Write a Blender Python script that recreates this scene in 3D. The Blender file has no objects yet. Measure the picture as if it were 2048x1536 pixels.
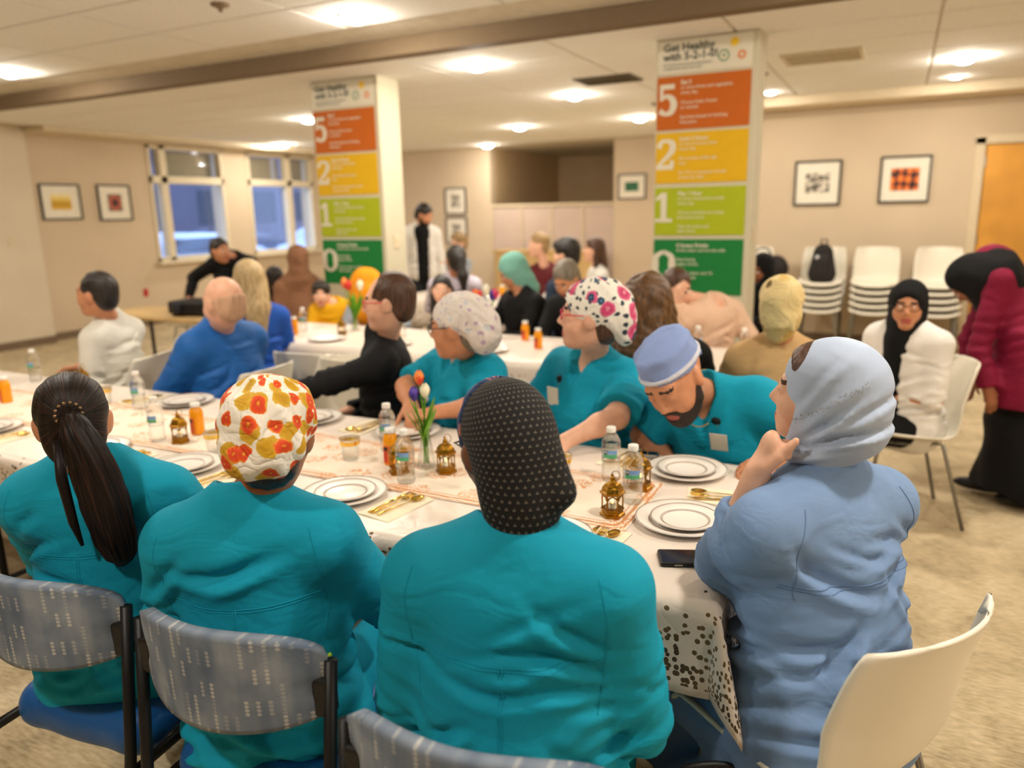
import bpy, bmesh, math, random
import numpy as np
from mathutils import Vector, Matrix
random.seed(7)
PI = math.pi
SC = bpy.context.scene
COL = SC.collection

# ---------------------------------------------------------------- camera
# room axes: X runs along the long tables, Y towards the far wall, floor z = 0
CAM_Z, FPX, PITCH, ROLL, YAW = 1.60, 1500.0, math.radians(13.0), math.radians(1.2), math.radians(27.0)
cam_d = bpy.data.cameras.new('camera'); cam = bpy.data.objects.new('camera', cam_d); COL.objects.link(cam)
cam_d.sensor_width = 36.0; cam_d.lens = FPX/2048*36.0
cam_d.clip_start = 0.05; cam_d.clip_end = 200
_f = Vector((-math.sin(YAW)*math.cos(PITCH), math.cos(YAW)*math.cos(PITCH), -math.sin(PITCH)))
_r0 = Vector((math.cos(YAW), math.sin(YAW), 0)); _u0 = _r0.cross(_f)
_r = _r0*math.cos(ROLL) - _u0*math.sin(ROLL); _u = _r0*math.sin(ROLL) + _u0*math.cos(ROLL)
cam.matrix_world = Matrix(((_r.x, _u.x, -_f.x, 0), (_r.y, _u.y, -_f.y, 0), (_r.z, _u.z, -_f.z, CAM_Z), (0, 0, 0, 1)))
cam_d.dof.use_dof = True; cam_d.dof.focus_distance = 1.68; cam_d.dof.aperture_fstop = 1.9
SC.camera = cam

# ---------------------------------------------------------------- world (blue dusk outside the windows)
W = bpy.data.worlds.new('dusk'); SC.world = W; W.use_nodes = True
_bg = W.node_tree.nodes['Background']; _bg.inputs[0].default_value = (0.34, 0.44, 0.70, 1); _bg.inputs[1].default_value = 2.2
SC.view_settings.view_transform = 'Standard'; SC.view_settings.look = 'None'
SC.view_settings.exposure = 1.24; SC.view_settings.gamma = 1.0
try: SC.view_settings.use_curve_mapping = False
except Exception: pass
SC.cycles.max_bounces = 7; SC.cycles.diffuse_bounces = 3; SC.cycles.glossy_bounces = 3; SC.cycles.transmission_bounces = 6; SC.cycles.transparent_max_bounces = 8
LAMP_COL = (1.0, 0.925, 0.81); LAMP_POWER = 172.0

# ---------------------------------------------------------------- materials
def lin(c):
    return tuple((x/12.92 if x <= 0.04045 else ((x+0.055)/1.055)**2.4) for x in c)
def rgb(r, g, b): return lin((r/255, g/255, b/255))
MATS = {}
def nmat(name):
    m = bpy.data.materials.new(name); m.use_nodes = True
    nt = m.node_tree; p = nt.nodes['Principled BSDF']
    MATS[name] = m
    return m, nt, p
def N(nt, kind, **kw):
    n = nt.nodes.new(kind)
    for k, v in kw.items():
        if k.startswith('_'): setattr(n, k[1:], v)
        else: n.inputs[k].default_value = v
    return n
def L(nt, a, b): nt.links.new(a, b)
def coords(nt, kind='Object', scale=(1, 1, 1)):
    t = N(nt, 'ShaderNodeTexCoord'); mp = N(nt, 'ShaderNodeMapping'); mp.inputs['Scale'].default_value = scale
    L(nt, t.outputs[kind], mp.inputs['Vector']); return mp.outputs[0]
def ramp(nt, fac, stops, interp='LINEAR'):
    r = N(nt, 'ShaderNodeValToRGB'); r.color_ramp.interpolation = interp
    e = r.color_ramp.elements
    while len(e) < len(stops): e.new(0.5)
    for i, (pos, c) in enumerate(stops):
        e[i].position = pos; e[i].color = (c[0], c[1], c[2], 1)
    L(nt, fac, r.inputs[0]); return r.outputs[0]
def mixc(nt, fac, a, b, mode='MIX'):
    m = N(nt, 'ShaderNodeMix', _data_type='RGBA', _blend_type=mode)
    for sock, v in ((m.inputs[0], fac), (m.inputs[6], a), (m.inputs[7], b)):
        if hasattr(v, 'links') or hasattr(v, 'is_linked'): L(nt, v, sock)
        elif isinstance(v, (int, float)): sock.default_value = v
        else: sock.default_value = (v[0], v[1], v[2], 1)
    return m.outputs[2]
def math_(nt, op, a, b=None, c=None):
    m = N(nt, 'ShaderNodeMath', _operation=op)
    for i, v in enumerate((a, b, c)):
        if v is None: continue
        if hasattr(v, 'is_linked'): L(nt, v, m.inputs[i])
        else: m.inputs[i].default_value = v
    return m.outputs[0]
def bump(nt, p, h, strength=0.3, dist=0.01):
    b = N(nt, 'ShaderNodeBump'); b.inputs['Strength'].default_value = strength; b.inputs['Distance'].default_value = dist
    L(nt, h, b.inputs['Height']); L(nt, b.outputs[0], p.inputs['Normal'])
def plain(name, col, rough=0.5, metal=0.0, var=0.06, scale=12.0, bmp=0.0, bscale=60.0, spec=0.5, trans=0.0, ior=1.45, sheen=0.0, emit=None):
    m, nt, p = nmat(name)
    c = coords(nt)
    n = N(nt, 'ShaderNodeTexNoise', Scale=scale, Detail=1.0); L(nt, c, n.inputs['Vector'])
    lo = tuple(max(0, x*(1-var)) for x in col); hi = tuple(min(1, x*(1+var)) for x in col)
    L(nt, ramp(nt, n.outputs[0], [(0.3, lo), (0.7, hi)]), p.inputs['Base Color'])
    p.inputs['Roughness'].default_value = rough; p.inputs['Metallic'].default_value = metal
    p.inputs['Specular IOR Level'].default_value = spec; p.inputs['IOR'].default_value = ior
    p.inputs['Transmission Weight'].default_value = trans
    if sheen: p.inputs['Sheen Weight'].default_value = sheen
    if bmp:
        n2 = N(nt, 'ShaderNodeTexNoise', Scale=bscale, Detail=1.0); L(nt, c, n2.inputs['Vector'])
        bump(nt, p, n2.outputs[0], bmp, 0.01)
    if emit:
        p.inputs['Emission Color'].default_value = (*emit[0], 1); p.inputs['Emission Strength'].default_value = emit[1]
    return m
def cloth(name, col, rough=0.8, crease=0.5, var=0.10, cscale=9.0, weave=900.0, sheen=0.0):
    """woven fabric: soft colour mottling, wandering creases and a fine weave, all in the object's own space"""
    m, nt, p = nmat(name); c = coords(nt)
    n = N(nt, 'ShaderNodeTexNoise', Scale=5.0, Detail=2.0); L(nt, c, n.inputs['Vector'])
    lo = tuple(x*(1-var) for x in col); hi = tuple(min(1, x*(1+var)) for x in col)
    L(nt, ramp(nt, n.outputs[0], [(0.3, lo), (0.7, hi)]), p.inputs['Base Color'])
    p.inputs['Roughness'].default_value = rough; p.inputs['Sheen Weight'].default_value = sheen
    p.inputs['Specular IOR Level'].default_value = 0.3
    c2 = coords(nt, 'Object', (1, 1, 1.9))
    n2 = N(nt, 'ShaderNodeTexNoise', Scale=cscale, Detail=2.5, Roughness=0.55, Distortion=0.9); L(nt, c2, n2.inputs['Vector'])
    r = n2.outputs[0]
    bump(nt, p, r, crease, 0.012)
    return m
def emis(name, col, s):
    m, nt, p = nmat(name)
    p.inputs['Base Color'].default_value = (*col, 1); p.inputs['Emission Color'].default_value = (*col, 1)
    p.inputs['Emission Strength'].default_value = s; return m
def clear(name, col=(0.97, 0.98, 0.98), mixf=0.55, ior=1.33, rough=0.02):
    """thin clear plastic or glass: part straight-through, part refracting"""
    m, nt, p = nmat(name)
    nt.nodes.remove(p); out = [n for n in nt.nodes if n.type == 'OUTPUT_MATERIAL'][0]
    t = N(nt, 'ShaderNodeBsdfTransparent'); t.inputs[0].default_value = (*col, 1)
    g = N(nt, 'ShaderNodeBsdfGlass', Roughness=rough, IOR=ior); g.inputs[0].default_value = (*col, 1)
    x = N(nt, 'ShaderNodeMixShader'); x.inputs[0].default_value = 1-mixf
    L(nt, t.outputs[0], x.inputs[1]); L(nt, g.outputs[0], x.inputs[2]); L(nt, x.outputs[0], out.inputs[0]); return m

# ---------------------------------------------------------------- object helpers
def tag(o, label=None, cat=None, group=None, kind=None):
    if label: o['label'] = label
    if cat: o['category'] = cat
    if group: o['group'] = group
    if kind: o['kind'] = kind
    return o
def link(name, me, mat=None, parent=None, smooth=False):
    o = bpy.data.objects.new(name, me); COL.objects.link(o)
    if mat is not None:
        for mm in (mat if isinstance(mat, (list, tuple)) else [mat]): me.materials.append(MATS[mm] if isinstance(mm, str) else mm)
    if smooth:
        me.polygons.foreach_set('use_smooth', [True]*len(me.polygons))
    if parent is not None: o.parent = parent
    return o
def empty(name, loc=(0, 0, 0), rz=0.0, label=None, cat=None, group=None):
    o = bpy.data.objects.new(name, None); COL.objects.link(o); o.empty_display_size = 0.05
    o.location = loc; o.rotation_euler = (0, 0, rz); return tag(o, label, cat, group)
def copy_tree(o, parent=None):
    c = o.copy(); COL.objects.link(c); c.parent = parent
    for ch in o.children: copy_tree(ch, c)
    return c
class MB:
    """collects vertices and faces for ONE mesh"""
    def __init__(s): s.v = []; s.f = []; s.uv = {}
    def add(s, vs, fs):
        b = len(s.v); s.v += [tuple(x) for x in vs]; s.f += [tuple(b+i for i in f) for f in fs]
    def box(s, lo, hi, bev=0.0):
        (x0, y0, z0), (x1, y1, z1) = lo, hi
        if bev <= 0:
            s.add([(x0,y0,z0),(x1,y0,z0),(x1,y1,z0),(x0,y1,z0),(x0,y0,z1),(x1,y0,z1),(x1,y1,z1),(x0,y1,z1)],
                  [(0,3,2,1),(4,5,6,7),(0,1,5,4),(1,2,6,5),(2,3,7,6),(3,0,4,7)]); return
        bm = bmesh.new(); bmesh.ops.create_cube(bm, size=1.0)
        for v in bm.verts:
            v.co = Vector((x0+(v.co.x+.5)*(x1-x0), y0+(v.co.y+.5)*(y1-y0), z0+(v.co.z+.5)*(z1-z0)))
        bmesh.ops.bevel(bm, geom=bm.edges[:], offset=bev, segments=2, affect='EDGES', profile=0.5)
        bm.verts.index_update(); s.add([v.co[:] for v in bm.verts], [[v.index for v in f.verts] for f in bm.faces]); bm.free()
    def tube(s, pts, r, n=10, cap=True, flat=None):
        """sweep a circle (or ellipse: flat = (normal, factor)) along points, r a number or list"""
        pts = [Vector(p) for p in pts]; m = len(pts)
        rr = r if isinstance(r, (list, tuple)) else [r]*m
        rings = []; prev = None
        for i, p in enumerate(pts):
            t = (pts[min(i+1, m-1)] - pts[max(i-1, 0)])
            if t.length < 1e-9: t = Vector((0, 0, 1))
            t.normalize()
            if prev is None:
                a = Vector((0, 0, 1)) if abs(t.z) < 0.9 else Vector((1, 0, 0))
                if flat: a = Vector(flat[0])
                x = (a - t*a.dot(t)).normalized()
            else:
                x = (prev - t*prev.dot(t)).normalized()
            prev = x; y = t.cross(x); fl = flat[1] if flat else 1.0
            rings.append([p + x*(math.cos(2*PI*k/n)*rr[i]*fl) + y*(math.sin(2*PI*k/n)*rr[i]) for k in range(n)])
        vs = [v for rg in rings for v in rg]; fs = []
        for i in range(m-1):
            for k in range(n):
                fs.append((i*n+k, i*n+(k+1) % n, (i+1)*n+(k+1) % n, (i+1)*n+k))
        if cap: fs.append(tuple(reversed(range(n)))); fs.append(tuple((m-1)*n+k for k in range(n)))
        s.add(vs, fs)
    def lathe(s, prof, n=24, c=(0, 0, 0), a0=0.0, a1=2*PI, lobes=None, ends=False):
        full = abs(a1-a0-2*PI) < 1e-6; k = n if full else n+1
        vs = []
        for (r, z) in prof:
            for i in range(k):
                a = a0+(a1-a0)*i/n; q = r*(1+(lobes(a, z) if lobes else 0)); vs.append((c[0]+q*math.cos(a), c[1]+q*math.sin(a), c[2]+z))
        fs = []
        for j in range(len(prof)-1):
            for i in range(n):
                i2 = (i+1) % k
                fs.append((j*k+i, j*k+i2, (j+1)*k+i2, (j+1)*k+i))
        s.add(vs, fs)
        if full and ends:
            if prof[0][0] > 1e-5: s.f.append(tuple(len(s.v)-len(vs)+i for i in reversed(range(k))))
            if prof[-1][0] > 1e-5: s.f.append(tuple(len(s.v)-k+i for i in range(k)))
    def prism(s, poly, z0, z1):
        n = len(poly); s.add([(x, y, z0) for x, y in poly]+[(x, y, z1) for x, y in poly],
            [tuple(reversed(range(n))), tuple(n+i for i in range(n))]+[(i, (i+1) % n, n+(i+1) % n, n+i) for i in range(n)])
    def mesh(s, name):
        me = bpy.data.meshes.new(name); me.from_pydata(s.v, [], s.f); me.update(); return me
    def build(s, name, mat, parent=None, smooth=False):
        return link(name, s.mesh(name), mat, parent, smooth)
def boxobj(name, lo, hi, mat, parent=None, bev=0.0):
    b = MB(); b.box(lo, hi, bev); return b.build(name, mat, parent)
def struct(o): o['kind'] = 'structure'; return o
def set_uv(me, uvs):
    """uvs: array (nverts, 2)"""
    lay = me.uv_layers.new(name='UVMap'); li = np.empty(len(me.loops), np.int32); me.loops.foreach_get('vertex_index', li)
    lay.data.foreach_set('uv', np.asarray(uvs, np.float32)[li].ravel())
def spl(pts, n=8):
    """Catmull-Rom through points"""
    P = [np.array(p, float) for p in pts]; P = [2*P[0]-P[1]]+P+[2*P[-1]-P[-2]]; out = []
    for i in range(1, len(P)-2):
        for k in range(n):
            t = k/n; a, b, c, d = P[i-1:i+3]
            out.append(0.5*((2*b)+(c-a)*t+(2*a-5*b+4*c-d)*t*t+(3*b-a-3*c+d)*t**3))
    out.append(P[-2]); return [tuple(float(v) for v in q) for q in out]
# ---------------------------------------------------------------- smooth solids (blended shapes meshed by surface nets)
V3 = lambda *a: np.array(a, float)
def rotm(yaw=0, pitch=0, roll=0):
    """local->parent: yaw about z (ccw), pitch about x (positive looks down), roll about y; degrees"""
    y, p, r = math.radians(yaw), math.radians(-pitch), math.radians(roll)
    Rz = np.array([[math.cos(y), -math.sin(y), 0], [math.sin(y), math.cos(y), 0], [0, 0, 1]])
    Rx = np.array([[1, 0, 0], [0, math.cos(p), -math.sin(p)], [0, math.sin(p), math.cos(p)]])
    Ry = np.array([[math.cos(r), 0, math.sin(r)], [0, 1, 0], [-math.sin(r), 0, math.cos(r)]])
    return Rz @ Rx @ Ry
def cap(a, b, ra, rb=None, k=0.03, op='u', flat=None, flatcut=False):
    """tapered capsule; flat = (axis, factor) squeezes it along an axis; flatcut gives it flat ends"""
    return dict(t='c', a=np.array(a, float), b=np.array(b, float), ra=ra, rb=ra if rb is None else rb, k=k, op=op, flat=flat, cut=flatcut)
def ell(c, r, M=None, k=0.03, op='u'):
    return dict(t='e', a=np.array(c, float), r=np.array(r, float), M=M, k=k, op=op)
def xf(prims, R, t, s=1.0):
    """move primitives by rotation, shift and scale"""
    out = []
    for p in prims:
        q = dict(p); q['a'] = R @ (p['a']*s)+t; q['k'] = p['k']*s
        if p['t'] == 'c':
            q['b'] = R @ (p['b']*s)+t; q['ra'] = p['ra']*s; q['rb'] = p['rb']*s
            if p['flat'] is not None: q['flat'] = (R @ np.array(p['flat'][0], float), p['flat'][1])
        else:
            q['r'] = p['r']*s; q['M'] = R @ (p['M'] if p['M'] is not None else np.eye(3))
        out.append(q)
    return out
def bounds(prims):
    lo = np.full(3, 1e9); hi = -lo
    for p in prims:
        if p['op'] != 'u': continue
        if p['t'] == 'c':
            r = max(p['ra'], p['rb']); pts = [p['a'], p['b']]
        else:
            r = p['r'].max(); pts = [p['a']]
        for q in pts: lo = np.minimum(lo, q-r); hi = np.maximum(hi, q+r)
    return lo, hi
def field(prims, lo, n, res):
    vol = np.full(n, 0.5, np.float32); ax = [lo[i]+res*np.arange(n[i], dtype=np.float32) for i in range(3)]
    for p in prims:
        if p['t'] == 'c':
            r = max(p['ra'], p['rb']); l = np.minimum(p['a'], p['b'])-r; h = np.maximum(p['a'], p['b'])+r
        else:
            l = p['a']-p['r'].max(); h = p['a']+p['r'].max()
        m = p['k']+0.045 if p['op'] == 'u' else p['k']+res*2
        i0 = [max(0, int((l[i]-m-lo[i])/res)) for i in range(3)]; i1 = [min(n[i], int((h[i]+m-lo[i])/res)+2) for i in range(3)]
        if any(i1[i] <= i0[i] for i in range(3)): continue
        sl = tuple(slice(i0[i], i1[i]) for i in range(3))
        X = ax[0][sl[0]][:, None, None]-np.float32(p['a'][0]); Y = ax[1][sl[1]][None, :, None]-np.float32(p['a'][1]); Z = ax[2][sl[2]][None, None, :]-np.float32(p['a'][2])
        if p['t'] == 'c':
            ab = (p['b']-p['a']); l2 = float(ab@ab)+1e-12
            if p['flat'] is not None:
                fa = np.array(p['flat'][0], float); fa /= np.linalg.norm(fa); q = float(1/p['flat'][1]-1)
                e = (X*np.float32(fa[0])+Y*np.float32(fa[1])+Z*np.float32(fa[2]))
                e = e*np.float32(q); X = X+e*np.float32(fa[0]); Y = Y+e*np.float32(fa[1]); Z = Z+e*np.float32(fa[2])
                ab = ab+fa*(fa@ab)*q; l2 = float(ab@ab)+1e-12
            ab = ab.astype(np.float32)
            t = (X*ab[0]+Y*ab[1]+Z*ab[2])/np.float32(l2); tc = np.clip(t, 0, 1)
            rr = np.float32(p['ra'])+np.float32(p['rb']-p['ra'])*tc
            if p['cut']:
                d = np.sqrt((X-ab[0]*t)**2+(Y-ab[1]*t)**2+(Z-ab[2]*t)**2)-rr
                le = np.float32(math.sqrt(l2)); d = np.maximum(d, np.maximum(-t*le, (t-1)*le))
            else:
                d = np.sqrt((X-ab[0]*tc)**2+(Y-ab[1]*tc)**2+(Z-ab[2]*tc)**2)-rr
            if p['flat'] is not None: d = d*np.float32(0.5+0.5*p['flat'][1])
        else:
            if p['M'] is not None:
                M = p['M'].astype(np.float32); x = X*M[0, 0]+Y*M[1, 0]+Z*M[2, 0]; y = X*M[0, 1]+Y*M[1, 1]+Z*M[2, 1]; z = X*M[0, 2]+Y*M[1, 2]+Z*M[2, 2]
            else: x, y, z = X, Y, Z
            r = p['r'].astype(np.float32)
            k0 = np.sqrt((x/r[0])**2+(y/r[1])**2+(z/r[2])**2); k1 = np.sqrt((x/r[0]**2)**2+(y/r[1]**2)**2+(z/r[2]**2)**2)+1e-6
            d = k0*(k0-1)/k1
        a = vol[sl]; k = np.float32(max(p['k'], 1e-4))
        if p['op'] == 'u':
            h = np.maximum(k-np.abs(a-d), 0)/k; vol[sl] = np.minimum(a, d)-h*h*k*np.float32(.25)
        else:
            d = -d; h = np.maximum(k-np.abs(a-d), 0)/k; vol[sl] = np.maximum(a, d)+h*h*k*np.float32(.25)
    return vol, ax
def nets(vol, lo, res):
    """naive surface nets -> verts, quads"""
    s = vol < 0; n = vol.shape
    c = np.zeros((n[0]-1, n[1]-1, n[2]-1), np.uint8)
    for i in (0, 1):
        for j in (0, 1):
            for k in (0, 1): c += s[i:n[0]-1+i, j:n[1]-1+j, k:n[2]-1+k]
    act = (c > 0) & (c < 8); I, J, K = np.nonzero(act); m = len(I)
    if m == 0: return np.zeros((0, 3)), np.zeros((0, 4), int)
    idx = np.full(act.shape, -1, np.int32); idx[I, J, K] = np.arange(m)
    acc = np.zeros((m, 3), np.float32); cnt = np.zeros(m, np.float32)
    cor = [(i, j, k) for i in (0, 1) for j in (0, 1) for k in (0, 1)]
    val = {q: vol[I+q[0], J+q[1], K+q[2]] for q in cor}
    for q in cor:
        for d in range(3):
            if q[d] == 0:
                q2 = list(q); q2[d] = 1; q2 = tuple(q2); a, b = val[q], val[q2]; x = (a < 0) != (b < 0)
                t = np.where(x, a/np.where(x, a-b, 1), 0)
                pos = np.tile(np.array(q, np.float32), (m, 1)); pos[:, d] = t
                acc += pos*x[:, None]; cnt += x
    v = acc/cnt[:, None]+np.stack([I, J, K], 1); v = v*res+np.asarray(lo)
    F = []
    for d in range(3):
        e1, e2 = (d+1) % 3, (d+2) % 3
        sa = [slice(1, -1)]*3; sa[d] = slice(0, n[d]-1); sb = list(sa); sb[d] = slice(1, n[d])
        A = s[tuple(sa)]; B = s[tuple(sb)]; P = np.array(np.nonzero(A != B)); off = np.ones(3, int); off[d] = 0
        P = P+off[:, None]; inside = s[P[0], P[1], P[2]]
        def cell(o1, o2):
            Q = P.copy(); Q[e1] += o1; Q[e2] += o2; return idx[Q[0], Q[1], Q[2]]
        q = np.stack([cell(-1, -1), cell(0, -1), cell(0, 0), cell(-1, 0)], 1)
        q[~inside] = q[~inside][:, ::-1]; F.append(q)
    return v, np.concatenate(F)
def solid(name, prims, res, mat, parent=None, mods=(), pad=0.02, zmin=None, slots=None, uv=None):
    """mesh of the blended primitives; mods: functions(X, Y, Z, vol)->vol; slots: function(face centres)->material index"""
    lo, hi = bounds(prims); lo = lo-pad-res*2; hi = hi+pad+res*2
    if zmin is not None: lo[2] = max(lo[2], zmin)
    n = tuple(int(x) for x in np.ceil((hi-lo)/res)+1)
    vol, ax = field(prims, lo, n, res)
    if mods:
        X = ax[0][:, None, None]; Y = ax[1][None, :, None]; Z = ax[2][None, None, :]
        for f in mods: vol = f(X, Y, Z, vol)
    for i in range(3):       # close the box
        sl = [slice(None)]*3; sl[i] = 0; vol[tuple(sl)] = 0.5; sl[i] = -1; vol[tuple(sl)] = 0.5
    v, f = nets(vol, lo, res)
    me = bpy.data.meshes.new(name); me.vertices.add(len(v)); me.vertices.foreach_set('co', v.astype(np.float32).ravel())
    me.loops.add(len(f)*4); me.loops.foreach_set('vertex_index', f.astype(np.int32).ravel())
    me.polygons.add(len(f)); me.polygons.foreach_set('loop_start', np.arange(0, len(f)*4, 4, dtype=np.int32))
    me.polygons.foreach_set('use_smooth', np.ones(len(f), bool)); me.update(calc_edges=True); me.validate()
    if slots is not None:
        me.polygons.foreach_set('material_index', slots(v[f].mean(1)).astype(np.int32))
    if uv is not None: set_uv(me, uv(v))
    o = link(name, me, mat, parent); return o
def creases(seed=0.0, amp=0.004, zc=None, zw=0.12, zamp=0.006, f=1.0):
    """cloth folds: overall puckers plus bunched folds around height zc"""
    def g(X, Y, Z, vol):
        f32 = np.float32; s = f32(seed)
        a = np.sin(f32(13*f)*X+f32(8*f)*Z+2*np.sin(f32(10*f)*Y+s)+s)*np.sin(f32(16*f)*Z-f32(7*f)*X+f32(1.7)*np.sin(f32(9*f)*X+s)+2*s)
        d = f32(amp)*a
        if zc is not None:
            w = np.exp(-((Z-f32(zc))/f32(zw))**2)
            b = np.sin(f32(52)*Z+f32(3.0)*np.sin(f32(6)*X+s)+f32(2.5)*np.sin(f32(8)*Y+2*s)+f32(5)*X)
            d = d+f32(zamp)*w*(1-np.abs(b))*f32(1.4)
        return vol+d.astype(np.float32) if hasattr(d, 'astype') else vol+d
    return g
def wrinkles(lines):
    """real folds: each (centre, direction, across, half length, depth, width, bend) raises a ridge and sinks a groove beside it"""
    def g(X, Y, Z, vol):
        f32 = np.float32
        for c, d, n, ln, A, sg, bend in lines:
            sl = []
            for ax, k in ((X.ravel(), 0), (Y.ravel(), 1), (Z.ravel(), 2)):
                i0, i1 = np.searchsorted(ax, [c[k]-ln*1.7, c[k]+ln*1.7]); sl.append(slice(int(i0), int(i1)))
            if any(q.stop <= q.start for q in sl): continue
            x = X[sl[0]]-f32(c[0]); y = Y[:, sl[1]]-f32(c[1]); z = Z[:, :, sl[2]]-f32(c[2])
            t = x*f32(d[0])+y*f32(d[1])+z*f32(d[2]); w = x*f32(n[0])+y*f32(n[1])+z*f32(n[2])+f32(bend)*t*t
            m = np.exp(-(t/f32(ln))**2*2-(w/f32(.06))**2); m *= np.exp(-((x*x+y*y+z*z)/f32((ln*1.25)**2))**2)
            vol[tuple(sl)] += f32(A)*m*(np.exp(-((w-f32(sg))/f32(sg))**2)-f32(.75)*np.exp(-((w+f32(sg))/f32(sg))**2))
        return vol
    return g
# ---------------------------------------------------------------- material library
plain('wall_paint', rgb(212, 192, 164), 0.85, var=0.03, scale=2.0)
plain('pier_paint', rgb(220, 206, 182), 0.85, var=0.03, scale=2.0)
plain('recess_paint', rgb(204, 176, 136), 0.85, var=0.03, scale=2.0)
plain('column_paint', rgb(208, 199, 172), 0.8, var=0.02, scale=2.0)
plain('ceiling_tile', rgb(244, 241, 234), 0.9, var=0.03, scale=40)
plain('ceiling_grid', rgb(214, 204, 184), 0.7)
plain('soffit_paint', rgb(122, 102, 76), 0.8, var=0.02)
plain('trim_paint', rgb(222, 204, 172), 0.6, var=0.02)
plain('baseboard_rubber', rgb(120, 100, 78), 0.6)
plain('partition_panel', rgb(205, 184, 170), 0.8, var=0.03, scale=3)
plain('door_wood', rgb(222, 158, 62), 0.45, var=0.12, scale=3.0)
plain('steel_grey', rgb(150, 148, 142), 0.35, metal=0.9)
plain('chrome', rgb(215, 212, 205), 0.18, metal=1.0)
plain('black_metal', rgb(16, 16, 18), 0.45, spec=0.4)
plain('black_plastic', rgb(14, 14, 16), 0.5)
plain('white_plastic', rgb(238, 230, 212), 0.38, var=0.015, scale=3)
plain('white_gloss', rgb(245, 240, 232), 0.3, var=0.01)
plain('paper_white', rgb(240, 232, 214), 0.8, var=0.02)
plain('frame_black', rgb(30, 26, 24), 0.4)
plain('window_frame', rgb(228, 214, 184), 0.5, var=0.02)
plain('blind_fabric', rgb(176, 160, 132), 0.9)
plain('gold', rgb(160, 116, 36), 0.32, metal=1.0, var=0.18, scale=30, bmp=0.3, bscale=120)
plain('gold_bright', rgb(240, 200, 96), 0.2, metal=1.0, var=0.05)
plain('leaf_green', rgb(104, 160, 24), 0.5, var=0.2, scale=20)
plain('wood_table', rgb(206, 172, 116), 0.45, var=0.12, scale=4)
plain('asphalt', rgb(90, 96, 110), 0.9)
plain('car_paint', rgb(190, 205, 228), 0.3)
plain('car_glass', rgb(30, 36, 50), 0.1)
plain('brick_far', rgb(96, 92, 104), 0.9)
plain('wax', rgb(250, 240, 215), 0.6)
emis('candle_flame', (1.0, 0.62, 0.18), 2.0)
emis('lamp_lens', LAMP_COL, LAMP_POWER)
clear('water', mixf=0.6, ior=1.33)
clear('clear_glass', mixf=0.74, ior=1.45)
clear('window_glass', col=(0.93, 0.95, 0.97), mixf=0.9, ior=1.3)

def carpet():
    m, nt, p = nmat('carpet'); c = coords(nt)
    n1 = N(nt, 'ShaderNodeTexNoise', Scale=3.4, Detail=5.0, Roughness=0.65, Distortion=0.6); L(nt, c, n1.inputs['Vector'])
    c2 = coords(nt, 'Object', (1.0, 4.0, 1.0)); n2 = N(nt, 'ShaderNodeTexNoise', Scale=22.0, Detail=3.0); L(nt, c2, n2.inputs['Vector'])
    a = ramp(nt, n1.outputs[0], [(0.34, rgb(164, 144, 110)), (0.48, rgb(204, 182, 142)), (0.62, rgb(226, 206, 168))])
    b = ramp(nt, n2.outputs[0], [(0.35, rgb(150, 132, 100)), (0.65, rgb(236, 220, 186))])
    L(nt, mixc(nt, 0.35, a, b), p.inputs['Base Color']); p.inputs['Roughness'].default_value = 0.95
    n3 = N(nt, 'ShaderNodeTexNoise', Scale=420.0, Detail=2.0); L(nt, c, n3.inputs['Vector']); bump(nt, p, n3.outputs[0], 0.5, 0.006)
carpet()

# ---------------------------------------------------------------- room shell
X0, X1, Y0, Y1 = -10.15, 3.6, -4.2, 16.3
ZL, ZU, YS = 2.75, 2.86, 5.0          # low ceiling, high ceiling, line of the step between them
struct(boxobj('floor', (X0-.3, Y0-.2, -.1), (X1+.2, Y1+.2, 0), 'carpet'))
struct(boxobj('wall_back', (X0-.3, Y0-.2, 0), (X1+.2, Y0, 3.0), 'wall_paint'))
struct(boxobj('wall_side', (X1, Y0, 0), (X1+.2, 9.6, 3.0), 'wall_paint'))
struct(boxobj('wall_right', (-2.2, 9.6, 0), (X1+.2, 9.8, 3.0), 'wall_paint'))
struct(boxobj('wall_return', (-2.4, 9.6, 0), (-2.2, 12.9, 3.0), 'wall_paint'))
struct(boxobj('wall_pier', (-4.49, 12.88, 0), (-2.2, 13.1, 3.0), 'wall_paint'))
struct(boxobj('wall_recess_right', (-4.49, 13.1, 0), (-4.3, Y1, 3.0), 'recess_paint'))
struct(boxobj('wall_recess_back', (-7.2, Y1, 0), (-4.3, Y1+.2, 3.0), 'recess_paint'))
struct(boxobj('wall_recess_left', (-7.2, 13.2, 0), (-7.0, Y1, 3.0), 'recess_paint'))
struct(boxobj('wall_far', (X0-.3, 13.0, 0), (-7.0, 13.2, 3.0), 'wall_paint'))
# left wall with two window openings
W1, W2, ZB, ZT = (8.0, 9.44), (9.98, 11.62), 0.95, 2.68
struct(boxobj('wall_left', (X0-.3, 6.12, 0), (X0, W1[0], 3.0), 'wall_paint'))
struct(boxobj('wall_left_between', (X0-.3, W1[1], 0), (X0, W2[0], 3.0), 'wall_paint'))
struct(boxobj('wall_left_end', (X0-.3, W2[1], 0), (X0, 13.0, 3.0), 'wall_paint'))
for w in (W1, W2):
    struct(boxobj('wall_left_sill', (X0-.3, w[0], 0), (X0, w[1], ZB), 'wall_paint'))
    struct(boxobj('wall_left_head', (X0-.3, w[0], ZT), (X0, w[1], 3.0), 'wall_paint'))
struct(boxobj('wall_left_pier', (X0-.3, Y0, 0), (-9.97, 6.12, 3.0), 'pier_paint'))
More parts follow.
